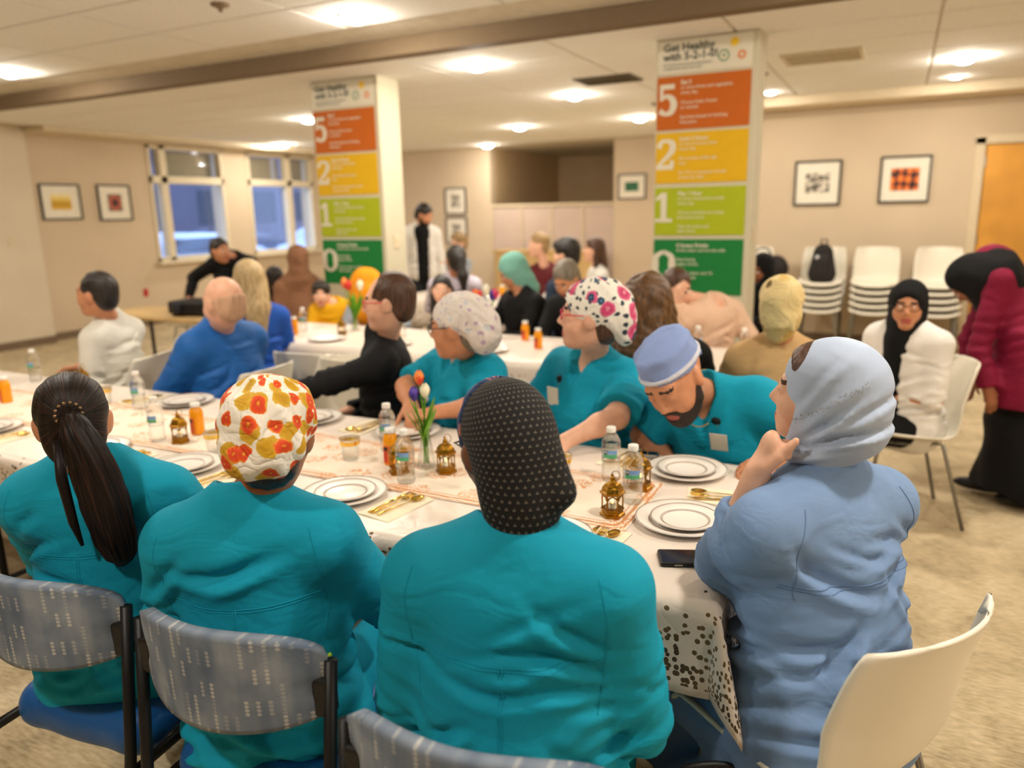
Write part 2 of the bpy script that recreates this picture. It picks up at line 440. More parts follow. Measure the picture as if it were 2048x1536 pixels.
# skirting
struct(boxobj('baseboard_right', (-2.2, 9.585, 0), (0.66, 9.6, .1), 'baseboard_rubber'))
struct(boxobj('baseboard_left', (X0, 6.12, 0), (X0+.015, 13.0, .1), 'baseboard_rubber'))
struct(boxobj('baseboard_pier', (-9.97, Y0, 0), (-9.955, 6.12, .1), 'baseboard_rubber'))
struct(boxobj('baseboard_far', (X0, 12.985, 0), (-7.0, 13.0, .1), 'baseboard_rubber'))
# ceilings: backing board carries the grid, each lay-in tile is a piece of it
cu = struct(boxobj('ceiling', (X0-.3, Y0-.2, ZU+.012), (X1+.2, YS+.1, ZU+.2), 'ceiling_grid'))
cl = struct(boxobj('ceiling_low', (X0-.3, YS, ZL+.012), (X1+.2, Y1+.2, ZL+.2), 'ceiling_grid'))
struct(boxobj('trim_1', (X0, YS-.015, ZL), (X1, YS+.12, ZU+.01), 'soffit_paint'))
struct(boxobj('trim_2', (-2.2, 9.12, ZL-.09), (X1, 9.6, ZL+.01), 'trim_paint'))
struct(boxobj('trim_3', (X0, 6.12, ZL-.06), (-9.55, 13.0, ZL+.01), 'trim_paint'))
tile = MB(); tile.box((-.601, -.296, 0), (.601, .296, .03), 0.006); tile_me = tile.mesh('ceiling_tile'); tile_me.materials.append(MATS['ceiling_tile'])
LIGHTS_U = [(-3.27, 4.3), (-6.98, 4.25), (0.35, 4.3), (-3.2, 1.6), (-6.9, 1.6), (0.5, 1.6), (2.4, 3.0), (-1.4, -.4), (2.4, .6)]  # the lamp behind the camera is added, unseen, to brighten the diners' backs
LIGHTS_L = [(-3.14, 5.66), (-3.09, 7.63), (-3.12, 9.96), (-4.86, 9.94), (-6.65, 12.29), (-6.58, 7.56), (.37, 7.58), (.37, 8.64), (-1.31, 8.66), (-9.2, 9.9)]
def tiles(parent, x0, x1, y0, y1, z, ax, ay):
    i0 = math.floor((x0-ax)/1.22); j0 = math.floor((y0-ay)/.61)
    for i in range(i0, int((x1-ax)/1.22)+1):
        for j in range(j0, int((y1-ay)/.61)+1):
            cx, cy = ax+1.22*(i+.5), ay+.61*(j+.5)
            if cx < x0 or cx > x1 or cy < y0+.25 or cy > y1-.25: continue
            o = link('tile', tile_me, None, parent); o.location = (cx, cy, z)
tiles(cu, -8.4, 2.4, 1.5, YS, ZU, -4.75, 3.33)
tiles(cl, -10.0, 2.6, YS+.1, 12.9, ZL, -4.75, YS+.12)

# partition across the recess: four upholstered panels in a frame
pt = empty('partition', (0, 0, 0), 0, 'low pinkish panel partition closing off the recess at the far end', 'partition')
for i in range(4):
    x = -6.98+i*.62; boxobj('panel', (x+.02, 13.02, .06), (x+.60, 13.08, 1.66), 'partition_panel', pt, .008)
for i in range(5): boxobj('post', (-7.0+i*.62, 13.01, 0), (-6.965+i*.62, 13.09, 1.7), 'trim_paint', pt)
boxobj('top_rail', (-7.0, 13.0, 1.67), (-4.5, 13.1, 1.72), 'trim_paint', pt, .005)

# door in the right wall
dr = struct(empty('door_1'))
boxobj('door_leaf', (.76, 9.555, .01), (1.68, 9.598, 2.17), 'door_wood', dr, .003)
for lo, hi in (((.66, 9.54, 0), (.75, 9.6, 2.25)), ((1.69, 9.54, 0), (1.78, 9.6, 2.25)), ((.66, 9.54, 2.18), (1.78, 9.6, 2.27))):
    boxobj('door_frame', lo, hi, 'trim_paint', dr, .004)
for z in (.3, 1.15, 1.95): boxobj('hinge', (.745, 9.545, z), (.765, 9.556, z+.1), 'steel_grey', dr)
b = MB(); b.tube([(1.6, 9.55, 1.0), (1.6, 9.51, 1.0), (1.5, 9.5, 1.0)], .011); b.build('door_handle', 'steel_grey', dr, True)

# windows: frame, sill, panes and the raised blind behind the top light
def window(name, y0, y1, mul):
    w = struct(empty(name))
    t = .055
    for lo, hi in (((X0-.12, y0, ZB), (X0+.02, y0+t, ZT)), ((X0-.12, y1-t, ZB), (X0+.02, y1, ZT)), ((X0-.12, y0, ZT-t), (X0+.02, y1, ZT)), ((X0-.12, y0, ZB), (X0+.02, y1, ZB+t)),
                   ((X0-.12, mul-.06, ZB), (X0+.02, mul+.06, ZT)), ((X0-.12, y0, 2.12), (X0+.02, y1, 2.23))):
        boxobj('window_frame', lo, hi, 'window_frame', w, .006)
    for (a, c) in ((y0+t, mul-.06), (mul+.06, y1-t)):
        for (d, e) in ((ZB+t, 2.12), (2.23, ZT-t)):
            boxobj('pane', (X0-.09, a, d), (X0-.075, c, e), 'window_glass', w)
        boxobj('blind', (X0-.2, a, 2.16), (X0-.19, c, ZT-t), 'blind_fabric', w)
    boxobj('window_sill', (X0-.02, y0-.06, ZB-.05), (X0+.13, y1+.06, ZB), 'window_frame', w, .01)
window('window_1', *W1, 8.27); window('window_2', *W2, 10.98)
# outside: parking lot, two cars, a facade
struct(boxobj('ground_outside', (-45, -5, -.3), (X0-.3, 40, -.12), 'asphalt'))
def car(x, y, label):
    t = empty('parked_car', (x, y, -.12), 0, label, 'car', 'cars parked outside')
    bd = solid('body', [cap((0, -1.7, .58), (0, 1.75, .62), .42, .42, .2, flat=((1, 0, 0), 2.0)), cap((0, -.9, 1.0), (0, .75, 1.0), .42, .36, .25, flat=((1, 0, 0), 1.7))], .07, 'car_paint', t)
    for s in (-1, 1):
        boxobj('side_window', (s*.62-.02, -.95, .98), (s*.62+.02, .8, 1.28), 'car_glass', t, .015)
        for yy in (-1.25, 1.25):
            w = MB(); w.lathe([(.01, -.1), (.3, -.1), (.33, -.06), (.33, .06), (.3, .1), (.01, .1)], 20)
            o = w.build('wheel', 'black_plastic', t, True); o.rotation_euler = (0, PI/2, 0); o.location = (s*.78, yy, .33)
car(-14.4, 12.2, 'pale blue car seen through the window nearest the pictures'); car(-14.6, 17.5, 'pale blue car seen through the window beside the banner column')
fc = struct(boxobj('wall_outside_building', (-40, 0, -.3), (-38, 60, 9), 'brick_far'))
for i in range(9):
    for j in range(2): boxobj('facade_window', (-38, 8+i*4.2, 1.2+j*3.4), (-37.95, 10.2+i*4.2, 3.2+j*3.4), 'car_glass', fc)

# ---------------------------------------------------------------- recessed lights, vents and small ceiling things
rim = MB(); rim.lathe([(.085, .004), (.09, -.006), (.115, -.006), (.122, .004)], 24); rim_me = rim.mesh('rim'); rim_me.materials.append(MATS['white_gloss'])
ln = MB(); ln.lathe([(.088*math.sin(a), -.002-.045*math.cos(a)) for a in np.linspace(.001, PI/2, 5)], 14); ln_me = ln.mesh('lens'); ln_me.materials.append(MATS['lamp_lens'])
LBL = ['above the floral-capped diner', 'above the ponytailed diner, far left', 'above the bending person in magenta', 'just ahead of the camera', 'over the left end of the near table', 'over the denim-clad person', 'over the open floor on the right', 'just behind the camera', 'to the right of the camera',
       'between the two banner columns', 'beside the dark ceiling vent', 'left of the right-hand banner', 'small and far, over the standing person in the white coat', 'at the mouth of the partitioned recess', 'at the left edge of the left-hand banner', 'over the pictures, brightest on the right', 'at the wall soffit above the orange picture', 'at the wall soffit right of the banner column', 'by the windows']
for k, (x, y) in enumerate(LIGHTS_U+LIGHTS_L):
    z = ZU if k < len(LIGHTS_U) else ZL
    t = empty('ceiling_light', (x, y, z-.001), 0, 'round recessed ceiling light '+LBL[k], 'ceiling light', 'recessed ceiling lights')
    link('rim', rim_me, None, t, True); link('lens', ln_me, None, t); t.scale = (.55, .55, .4) if (x, y) in ((.37, 8.64), (-1.31, 8.66)) else (1, 1, 1)
def vent(x0, y0, x1, y1, mat, label):
    t = empty('ceiling_vent', ((x0+x1)/2, (y0+y1)/2, ZL), 0, label, 'vent'); w, h = (x1-x0)/2, (y1-y0)/2
    boxobj('backing', (-w, -h, -.004), (w, h, .0), mat, t)
    for lo, hi in (((-w, -h), (w, -h+.03)), ((-w, h-.03), (w, h)), ((-w, -h+.03), (-w+.03, h-.03)), ((w-.03, -h+.03), (w, h-.03))):
        boxobj('vent_frame', (*lo, -.014), (*hi, -.004), mat, t)
    for i in range(6):
        yy = -h+.05+(2*h-.1)*i/5; boxobj('slat', (-w+.03, yy-.012, -.012), (w-.03, yy+.012, -.005), mat, t)
plain('vent_dark', rgb(92, 80, 58), 0.7); plain('vent_light', rgb(214, 200, 172), 0.6)
vent(-2.74, 6.7, -2.2, 7.1, 'vent_dark', 'dark rectangular return-air vent between the banner columns')
vent(-2.6, 8.7, -2.1, 9.05, 'vent_dark', 'dark vent half hidden behind the right-hand banner')
vent(-.95, 6.6, -.35, 7.1, 'vent_light', 'pale ceiling vent right of the right-hand banner column')
for k, (x, y, z, l) in enumerate([(-3.79, 3.64, ZU, 'small dark sprinkler head on the front ceiling'), (-1.2, 7.4, ZL, 'small sprinkler head between the rows of lights'), (1.2, 5.9, ZL, 'round smoke detector at the upper right of the ceiling')]):
    b = MB(); b.lathe([(.055, 0), (.055, -.012), (.03, -.02), (.012, -.035), (.012, -.045), (.0001, -.047)], 16)
    tag(b.build('sprinkler_head' if k < 2 else 'smoke_detector', 'soffit_paint', None, True), l, 'sprinkler' if k < 2 else 'detector').location = (x, y, z)

# ---------------------------------------------------------------- framed pictures
def print_mats():
    def base(nm):
        m, nt, p = nmat(nm); p.inputs['Roughness'].default_value = .5; c = coords(nt, 'Generated'); return nt, p, c
    nt, p, c = base('print_field'); s = N(nt, 'ShaderNodeSeparateXYZ'); L(nt, c, s.inputs[0]); n = N(nt, 'ShaderNodeTexNoise', Scale=7.0); L(nt, c, n.inputs['Vector'])
    L(nt, ramp(nt, math_(nt, 'ADD', s.outputs[2], math_(nt, 'MULTIPLY', n.outputs[0], .3)), [(.2, rgb(222, 176, 30)), (.55, rgb(190, 140, 10)), (.75, rgb(226, 190, 60)), (1, rgb(240, 220, 150))]), p.inputs['Base Color'])
    nt, p, c = base('print_flower'); g = N(nt, 'ShaderNodeTexGradient', _gradient_type='SPHERICAL'); mp = N(nt, 'ShaderNodeMapping'); mp.inputs['Location'].default_value = (-1, 0, -1); mp.inputs['Scale'].default_value = (2, 0, 2); L(nt, c, mp.inputs[0]); L(nt, mp.outputs[0], g.inputs[0])
    L(nt, ramp(nt, g.outputs[1], [(.0, rgb(120, 100, 80)), (.2, rgb(190, 100, 70)), (.5, rgb(160, 70, 50)), (.7, rgb(40, 20, 20))]), p.inputs['Base Color'])
    nt, p, c = base('print_green'); n = N(nt, 'ShaderNodeTexNoise', Scale=5.0); L(nt, c, n.inputs['Vector']); L(nt, ramp(nt, n.outputs[0], [(.3, rgb(14, 70, 40)), (.7, rgb(40, 120, 70))]), p.inputs['Base Color'])
    nt, p, c = base('print_grey'); n = N(nt, 'ShaderNodeTexNoise', Scale=6.0, Detail=6.0, Distortion=1.2); L(nt, c, n.inputs['Vector']); L(nt, ramp(nt, n.outputs[0], [(.36, rgb(30, 28, 26)), (.5, rgb(150, 140, 125)), (.58, rgb(236, 226, 208))]), p.inputs['Base Color'])
    nt, p, c = base('print_orbs'); mp = N(nt, 'ShaderNodeMapping'); mp.inputs['Scale'].default_value = (3.4, 0.01, 2.2); L(nt, c, mp.inputs[0]); v = N(nt, 'ShaderNodeTexVoronoi', Scale=1.0, Randomness=.25); L(nt, mp.outputs[0], v.inputs['Vector'])
    L(nt, ramp(nt, v.outputs['Distance'], [(.1, rgb(244, 140, 40)), (.38, rgb(214, 96, 20)), (.5, rgb(24, 10, 6))]), p.inputs['Base Color'])
print_mats()
def picture(c, axis, w, h, pw, ph, pr, label):
    """axis: unit vector out of the wall, 'x' (wall faces +X) or 'y' (wall faces -Y)"""
    t = empty('framed_picture', c, PI/2 if axis == 'x' else 0, label, 'picture', 'framed pictures on the walls')
    f = .02
    for lo, hi in (((-w, -.03, -h), (w, 0, -h+f)), ((-w, -.03, h-f), (w, 0, h)), ((-w, -.03, -h+f), (-w+f, 0, h-f)), ((w-f, -.03, -h+f), (w, 0, h-f))): boxobj('frame', lo, hi, 'frame_black', t)
    boxobj('mount', (-w+f, -.014, -h+f), (w-f, -.002, h-f), 'paper_white', t)
    boxobj('print', (-pw, -.017, -ph), (pw, -.014, ph), pr, t)
picture((-.875, 9.6, 1.84), 'y', .25, .25, .13, .11, 'print_grey', 'framed black and white photo above the stacked chairs')
picture((.02, 9.6, 1.85), 'y', .25, .25, .14, .12, 'print_orbs', 'framed picture of glowing orange shapes beside the wooden door')
picture((X0, 6.58, 1.84), 'x', .28, .235, .14, .1, 'print_field', 'framed yellow landscape, leftmost picture on the left wall')
picture((X0, 7.38, 1.83), 'x', .26, .25, .11, .12, 'print_flower', 'framed reddish picture beside the left window')
picture((-7.77, 13.0, 1.81), 'y', .235, .25, .1, .13, 'print_grey', 'upper of two framed photos on the far wall behind the standing person')
picture((-7.77, 13.0, 1.25), 'y', .235, .25, .1, .13, 'print_grey', 'lower of two framed photos on the far wall')
picture((-4.16, 12.88, 1.965), 'y', .25, .21, .12, .075, 'print_green', 'framed picture with small green print left of the right-hand banner')

# ---------------------------------------------------------------- banner columns
plain('banner_white', rgb(226, 218, 196), .7, var=.01); plain('banner_orange', rgb(196, 98, 14), .7, var=.02); plain('banner_yellow', rgb(226, 178, 8), .7, var=.02)
plain('banner_lime', rgb(172, 184, 16), .7, var=.02); plain('banner_green', rgb(8, 122, 52), .7, var=.02); plain('ink_dark', rgb(70, 74, 66), .7); plain('ink_sun', rgb(238, 196, 40), .7); plain('ink_orange', rgb(226, 130, 70), .7)
def text(s, size, x, z, mat, parent, y=-.004, bold=.0, name='lettering', align='LEFT'):
    cu_ = bpy.data.curves.new('txt', 'FONT'); cu_.body = s; cu_.size = size; cu_.offset = bold; cu_.extrude = .0008; cu_.align_x = align; cu_.resolution_u = 2
    o = bpy.data.objects.new('txt', cu_); COL.objects.link(o); bpy.context.view_layer.update()
    me = bpy.data.meshes.new_from_object(o.evaluated_get(bpy.context.evaluated_depsgraph_get())); bpy.data.objects.remove(o); bpy.data.curves.remove(cu_)
    t = link(name, me, None, parent); me.materials.clear(); me.materials.append(MATS[mat]); t.rotation_euler = (PI/2, 0, 0); t.location = (x, y, z); return t
def stroke(parent, pts, ws, x, z, s, y=-.004, name='numeral'):
    """a fat slab numeral: flat ribbon of varying width plus bars"""
    b = MB()
    P = spl(pts, 6); n = len(P); M_ = len(ws)-1
    vs = []
    for i, p in enumerate(P):
        q = P[min(i+1, n-1)]; r = P[max(i-1, 0)]; dx, dz = q[0]-r[0], q[1]-r[1]; l = math.hypot(dx, dz) or 1
        f = i/(n-1)*M_; k = min(int(f), M_-1); w = ws[k]+(ws[k+1]-ws[k])*(f-k)
        for sg in (-1, 1): vs.append((x+s*(p[0]-dz/l*w*sg), y, z+s*(p[1]+dx/l*w*sg)))
    b.add(vs, [(2*i, 2*i+1, 2*i+3, 2*i+2) for i in range(n-1)]); return b
def bars(b, rects, x, z, s, y=-.004):
    for i, (a, c, d, e) in enumerate(rects): b.box((x+s*a, y-.001-.0004*i, z+s*c), (x+s*d, y, z+s*e))
def numeral(ch, parent, x, z, s):
    if ch == '1':
        b = MB(); bars(b, [(.22, 0, .42, 1), (.02, 0, .62, .12)], x, z, s); b.add([(x+s*.04, -.0052, z+s*.72), (x+s*.22, -.005, z+s*.8), (x+s*.24, -.005, z+s), (x+s*.04, -.005, z+s*.84)], [(0, 1, 2, 3)])
    elif ch == '0':
        b = stroke(parent, [(.36, .95), (.1, .78), (.06, .5), (.1, .22), (.36, .05), (.62, .22), (.66, .5), (.62, .78), (.36, .95)], [.06, .1, .13, .1, .06, .1, .13, .1, .06], x, z, s)
    elif ch == '2':
        b = stroke(parent, [(.1, .72), (.18, .9), (.36, .95), (.56, .86), (.58, .66), (.42, .44), (.2, .24), (.06, .08)], [.1, .07, .05, .1, .11, .08, .06, .05], x, z, s); bars(b, [(.02, 0, .62, .16), (.5, .1, .64, .3)], x, z, s)
    else:
        b = stroke(parent, [(.14, .5), (.3, .62), (.5, .54), (.58, .34), (.5, .12), (.3, .05), (.1, .16)], [.04, .06, .1, .12, .1, .06, .1], x, z, s); bars(b, [(.1, .48, .22, 1), (.1, .84, .6, 1)], x, z, s)
    return b.build('numeral', 'banner_white', parent)
PANELS = [('banner_orange', 2.14, 2.50, '5', ['Eat 5', 'or more fruits and vegetables', 'every day.', '', 'Choose fresh, frozen', 'or canned.', '', 'Eat fruit instead of drinking', 'fruit juice.']),
          ('banner_yellow', 1.77, 2.12, '2', ['Limit 2 Hours', 'or less of screen time', 'every day.', '', 'No screens under age', 'two.', '', 'No TV or computer in bed-', 'rooms for kids.']),
          ('banner_lime', 1.40, 1.74, '1', ['Play 1 Hour', 'or more of physical activity', 'every day.', '', 'Choose activities you enjoy', 'and move more.', '', 'Take the stairs and', 'walk more.']),
          ('banner_green', .97, 1.37, '0', ['0 Sugary Drinks', 'Drink water and low-fat milk.', '', 'Stop buying', 'sugary drinks.', '', 'Choose water and 1%', 'milk instead.'])]
def banner_column(x0, x1, label_c, label_b):
    struct(boxobj('wall_column', (x0, 5.57, 0), (x1, 5.88, ZL), 'column_paint'))
    w = x1-x0-.05; t = empty('wall_banner', (x0+.01, 5.568, 0), 0, label_b, 'banner', 'health banners on the columns')
    boxobj('header_panel', (0, -.003, 2.52), (w, 0, 2.735), 'banner_white', t)
    text('Get Healthy', .072, .04, 2.665, 'ink_dark', t, bold=.0016); text('with 5-2-1-0!', .072, .04, 2.605, 'ink_dark', t, bold=.0016)
    text('Get started with these easy daily goals for', .02, .04, 2.57, 'ink_dark', t); text('a healthy family. Every day counts.', .02, .04, 2.545, 'ink_dark', t)
    for (cx, cz, r0, r1, mt) in ((w-.12, 2.685, 0, .028, 'ink_sun'), (w-.19, 2.605, .03, .038, 'banner_green'), (w-.07, 2.6, .014, .028, 'ink_orange')):
        b = MB(); k = 24; b.add([(cx+r*math.cos(2*PI*i/k), -.0045, cz+r*math.sin(2*PI*i/k)) for r in (max(r0, .0005), r1) for i in range(k)], [(i, (i+1) % k, k+(i+1) % k, k+i) for i in range(k)]); b.build('emblem', mt, t)
    b = MB()
    for i in range(10):
        a = 2*PI*i/10; c_, s_ = math.cos(a), math.sin(a); cx, cz = w-.12, 2.685
        b.add([(cx+.035*c_-.003*s_, -.0045, cz+.035*s_+.003*c_), (cx+.035*c_+.003*s_, -.0045, cz+.035*s_-.003*c_), (cx+.052*c_, -.0045, cz+.052*s_)], [(0, 1, 2)])
    b.build('sun_rays', 'ink_sun', t)
    b = MB(); b.add([(w-.2, -.0046, 2.595), (w-.185, -.0046, 2.6), (w-.178, -.0046, 2.618), (w-.195, -.0046, 2.612)], [(0, 1, 2, 3)]); b.build('leaf_mark', 'banner_green', t)
    for mt, z0, z1, ch, lines in PANELS:
        p = boxobj('colour_panel', (0, -.003, z0), (w, 0, z1), mt, t)
        numeral(ch, p, 0.0, z0+(z1-z0)*.28, .21)
        for i, s in enumerate(lines):
            if s: text(s, .036 if i == 0 else .03, .17, z1-.055-i*.033, 'banner_white', p, bold=.0012 if i == 0 else .0003)
banner_column(-4.8, -4.07, '', 'tall 5-2-1-0 health banner on the left-hand column'); banner_column(-1.63, -.93, '', 'tall 5-2-1-0 health banner on the right-hand column')
def plate_switch(c, axis, label, cat='switch', mat='trim_paint', nm='wall_switch'):
    t = empty(nm, c, PI/2 if axis == 'x' else 0, label, cat); boxobj('cover_plate', (-.04, -.008, -.06), (.04, 0, .06), mat, t, .003); boxobj('toggle', (-.008, -.016, -.016), (.008, -.008, .016), mat, t, .002)
plate_switch((-4.07, 5.73, 1.35), 'x', 'light switch on the side of the left-hand banner column'); plate_switch((-9.97, 5.75, 1.35), 'x', 'thermostat plate on the pier at the far left', 'thermostat', nm='thermostat')
plain('red_plastic', rgb(190, 30, 30), .5); plate_switch((X0, 7.7, .5), 'x', 'red outlet plate low on the left wall', 'outlet', 'red_plastic', 'wall_outlet'); plate_switch((-.93, 5.72, 1.4), 'x', 'small plate on the side of the right-hand banner column')
# ---------------------------------------------------------------- chairs
def chair_fabric():
    m, nt, p = nmat('chair_fabric'); c = coords(nt, 'UV')
    n = N(nt, 'ShaderNodeTexNoise', Scale=7.0, Detail=3.0); L(nt, c, n.inputs['Vector'])
    cs = coords(nt, 'UV', (22, 3, 1)); n2 = N(nt, 'ShaderNodeTexNoise', Scale=1.0, Detail=2.0); L(nt, cs, n2.inputs['Vector'])
    base = ramp(nt, n.outputs[0], [(.36, rgb(70, 88, 116)), (.5, rgb(106, 120, 140)), (.64, rgb(146, 156, 168))])
    base = mixc(nt, .4, base, ramp(nt, n2.outputs[0], [(.35, rgb(82, 98, 122)), (.65, rgb(160, 168, 176))]))
    # vertical chains of light dots
    s = N(nt, 'ShaderNodeSeparateXYZ'); L(nt, c, s.inputs[0])
    gx = math_(nt, 'MULTIPLY', s.outputs[0], 48); gz = math_(nt, 'MULTIPLY', s.outputs[1], 120)
    fx = math_(nt, 'SUBTRACT', math_(nt, 'FRACT', gx), .5); fz = math_(nt, 'SUBTRACT', math_(nt, 'FRACT', gz), .5)
    d = math_(nt, 'SQRT', math_(nt, 'ADD', math_(nt, 'POWER', math_(nt, 'MULTIPLY', fx, 2.2), 2), math_(nt, 'POWER', fz, 2)))
    cv = N(nt, 'ShaderNodeCombineXYZ'); L(nt, math_(nt, 'FLOOR', gx), cv.inputs[0]); L(nt, math_(nt, 'FLOOR', math_(nt, 'MULTIPLY', gz, .25)), cv.inputs[1])
    wn = N(nt, 'ShaderNodeTexWhiteNoise', _noise_dimensions='2D'); L(nt, cv.outputs[0], wn.inputs['Vector'])
    on = math_(nt, 'MULTIPLY', math_(nt, 'LESS_THAN', d, .42), math_(nt, 'MULTIPLY', math_(nt, 'GREATER_THAN', wn.outputs[0], .6), math_(nt, 'SUBTRACT', wn.outputs[0], .5)))
    L(nt, mixc(nt, on, base, rgb(232, 226, 214)), p.inputs['Base Color']); p.inputs['Roughness'].default_value = .75
    w = N(nt, 'ShaderNodeTexNoise', Scale=300.0); L(nt, c, w.inputs['Vector']); bump(nt, p, w.outputs[0], .25, .004)
chair_fabric()
plain('seat_vinyl', rgb(18, 84, 150), .42, var=.06, scale=6)
def sheet(name, fn, nu, nv, th, mat, parent, uvf=None):
    """a shell of real thickness: fn(s, t) -> centre point, s and t in -1..1"""
    P = np.array([[fn(-1+2*i/nu, -1+2*j/nv) for j in range(nv+1)] for i in range(nu+1)], float)
    du = np.gradient(P, axis=0); dv = np.gradient(P, axis=1); n = np.cross(du, dv); n /= np.linalg.norm(n, axis=2, keepdims=True)+1e-9
    A = (P+n*th/2).reshape(-1, 3); B = (P-n*th/2).reshape(-1, 3); m = nv+1; off = len(A); fs = []
    for i in range(nu):
        for j in range(nv):
            q = (i*m+j, (i+1)*m+j, (i+1)*m+j+1, i*m+j+1); fs.append(q); fs.append(tuple(off+k for k in reversed(q)))
    rim_ = [i*m for i in range(nu+1)]+[nu*m+j for j in range(1, m)]+[i*m+nv for i in range(nu-1, -1, -1)]+[j for j in range(nv-1, 0, -1)]
    for a, c in zip(rim_, rim_[1:]+rim_[:1]): fs.append((c, a, off+a, off+c))
    b = MB(); b.v = [tuple(x) for x in np.vstack([A, B])]; b.f = fs; me = b.mesh(name)
    if uvf is not None: set_uv(me, np.array([uvf(v) for v in b.v]))
    return link(name, me, mat, parent, True)
def make_grey_chair():
    t = empty('side_chair')
    solid('seat', [cap((-.14, -.14, .445), (.14, -.14, .445), .05, k=.06), cap((-.15, .17, .45), (.15, .17, .45), .05, k=.06), cap((-.16, -.12, .445), (-.16, .16, .45), .045, k=.06), cap((.16, -.12, .445), (.16, .16, .45), .045, k=.06), ell((0, .02, .44), (.18, .19, .05), k=.05)], .012, 'seat_vinyl', t)
    def back(s, tt):
        # squircle outline with a bite on each side where the brackets sit
        k = 2.6; u = abs(s)
        hw = .226-.026*math.exp(-((tt+.18)/.30)**4)*u**8
        arch = (1-u**k)**(1/k) if u < 1 else 0
        zt = .775+.09*arch; zb = .718-.055*arch-.006*(1-u)
        z = zb+(zt-zb)*(tt+1)/2
        return (hw*s, -.262+.095*s*s-.03*(z-.6), z)
    sheet('backrest', back, 40, 18, .024, 'chair_fabric', t, lambda v: (v[0], v[2]))
    for sx in (-1, 1):
        b = MB(); b.tube([(sx*.222, -.30, 0), (sx*.226, -.225, .46), (sx*.231, -.185, .80)], .0125, 12); b.build('rear_leg', 'black_metal', t, True)
        b = MB(); b.tube([(sx*.222, .25, 0), (sx*.222, .21, .42)], .0125, 12); b.build('front_leg', 'black_metal', t, True)
        b = MB(); b.tube([(sx*.223, -.235, .415), (sx*.222, .215, .415)], .012, 10); b.build('side_rail', 'black_metal', t, True)
        boxobj('bracket', (sx*.212-.018, -.205, .685), (sx*.212+.020, -.168, .765), 'black_plastic', t, .008)
        for y in (-.30, .25):
            b = MB(); b.lathe([(.0155, 0), (.0165, .006), (.0145, .02)], 12, (sx*.222, y, 0), ends=True); b.build('glide', 'chrome', t, True)
    b = MB(); b.tube([(-.222, .215, .405), (.222, .215, .405)], .0115, 10); b.build('front_rail', 'black_metal', t, True)
    return t
def make_shell_chair():
    t = empty('shell_chair')
    prof = spl([(.235, .425), (.2, .452), (.06, .44), (-.10, .432), (-.175, .455), (-.212, .53), (-.235, .63), (-.262, .74), (-.285, .815), (-.292, .828)], 4)
    n = len(prof)-1
    def f(s, tt):
        q = (tt+1)/2*n; i = min(int(q), n-1); fr = q-i; y = prof[i][0]+(prof[i+1][0]-prof[i][0])*fr; z = prof[i][1]+(prof[i+1][1]-prof[i][1])*fr
        u = (tt+1)/2; hw = .225+.01*math.sin(u*PI)-.045*max(0, (u-.62)/.38)**2
        edge = 1-max(0, (u-.9)/.1)**2*.12*abs(s)**4
        upc = .045*abs(s)**2.6*(1 if u < .45 else max(.0, 1-(u-.45)/.5)); fwd = .06*abs(s)**2.2*min(1, max(0, (u-.35)/.3))
        return (hw*s*edge, y+fwd, z+upc-(.035*abs(s)**5 if u > .9 else 0)*((u-.9)/.1 if u > .9 else 0))
    sheet('shell', f, 20, 34, .009, 'white_plastic', t)
    for sx in (-1, 1):
        for (ya, yb) in ((.16, .235), (-.13, -.245)):
            b = MB(); b.tube([(sx*.15, ya*.6, .43), (sx*.165, ya, .425), (sx*.215, yb, 0)], .0095, 10); b.build('leg', 'steel_grey', t, True)
    b = MB(); b.tube([(-.15, .1, .425), (-.15, -.08, .418), (.15, -.08, .418), (.15, .1, .425)], .008, 8); b.build('under_frame', 'steel_grey', t, True)
    return t
_protos = {}
def place(kind, maker, loc, rzdeg, label, cat, group=None):
    if kind not in _protos: o = maker(); _protos[kind] = o
    else: o = copy_tree(_protos[kind])
    o.location = loc; o.rotation_euler = (0, 0, math.radians(rzdeg))
    if 'group' in o.keys(): del o['group']
    return tag(o, label, cat, group)
grey = lambda x, y, a, l: place('grey', make_grey_chair, (x, y, 0), a, l, 'chair', 'grey-backed chairs along the near table')
shell = lambda x, y, a, l, z=0.0, g='white shell chairs': place('shell', make_shell_chair, (x, y, z), a, l, 'chair', g)

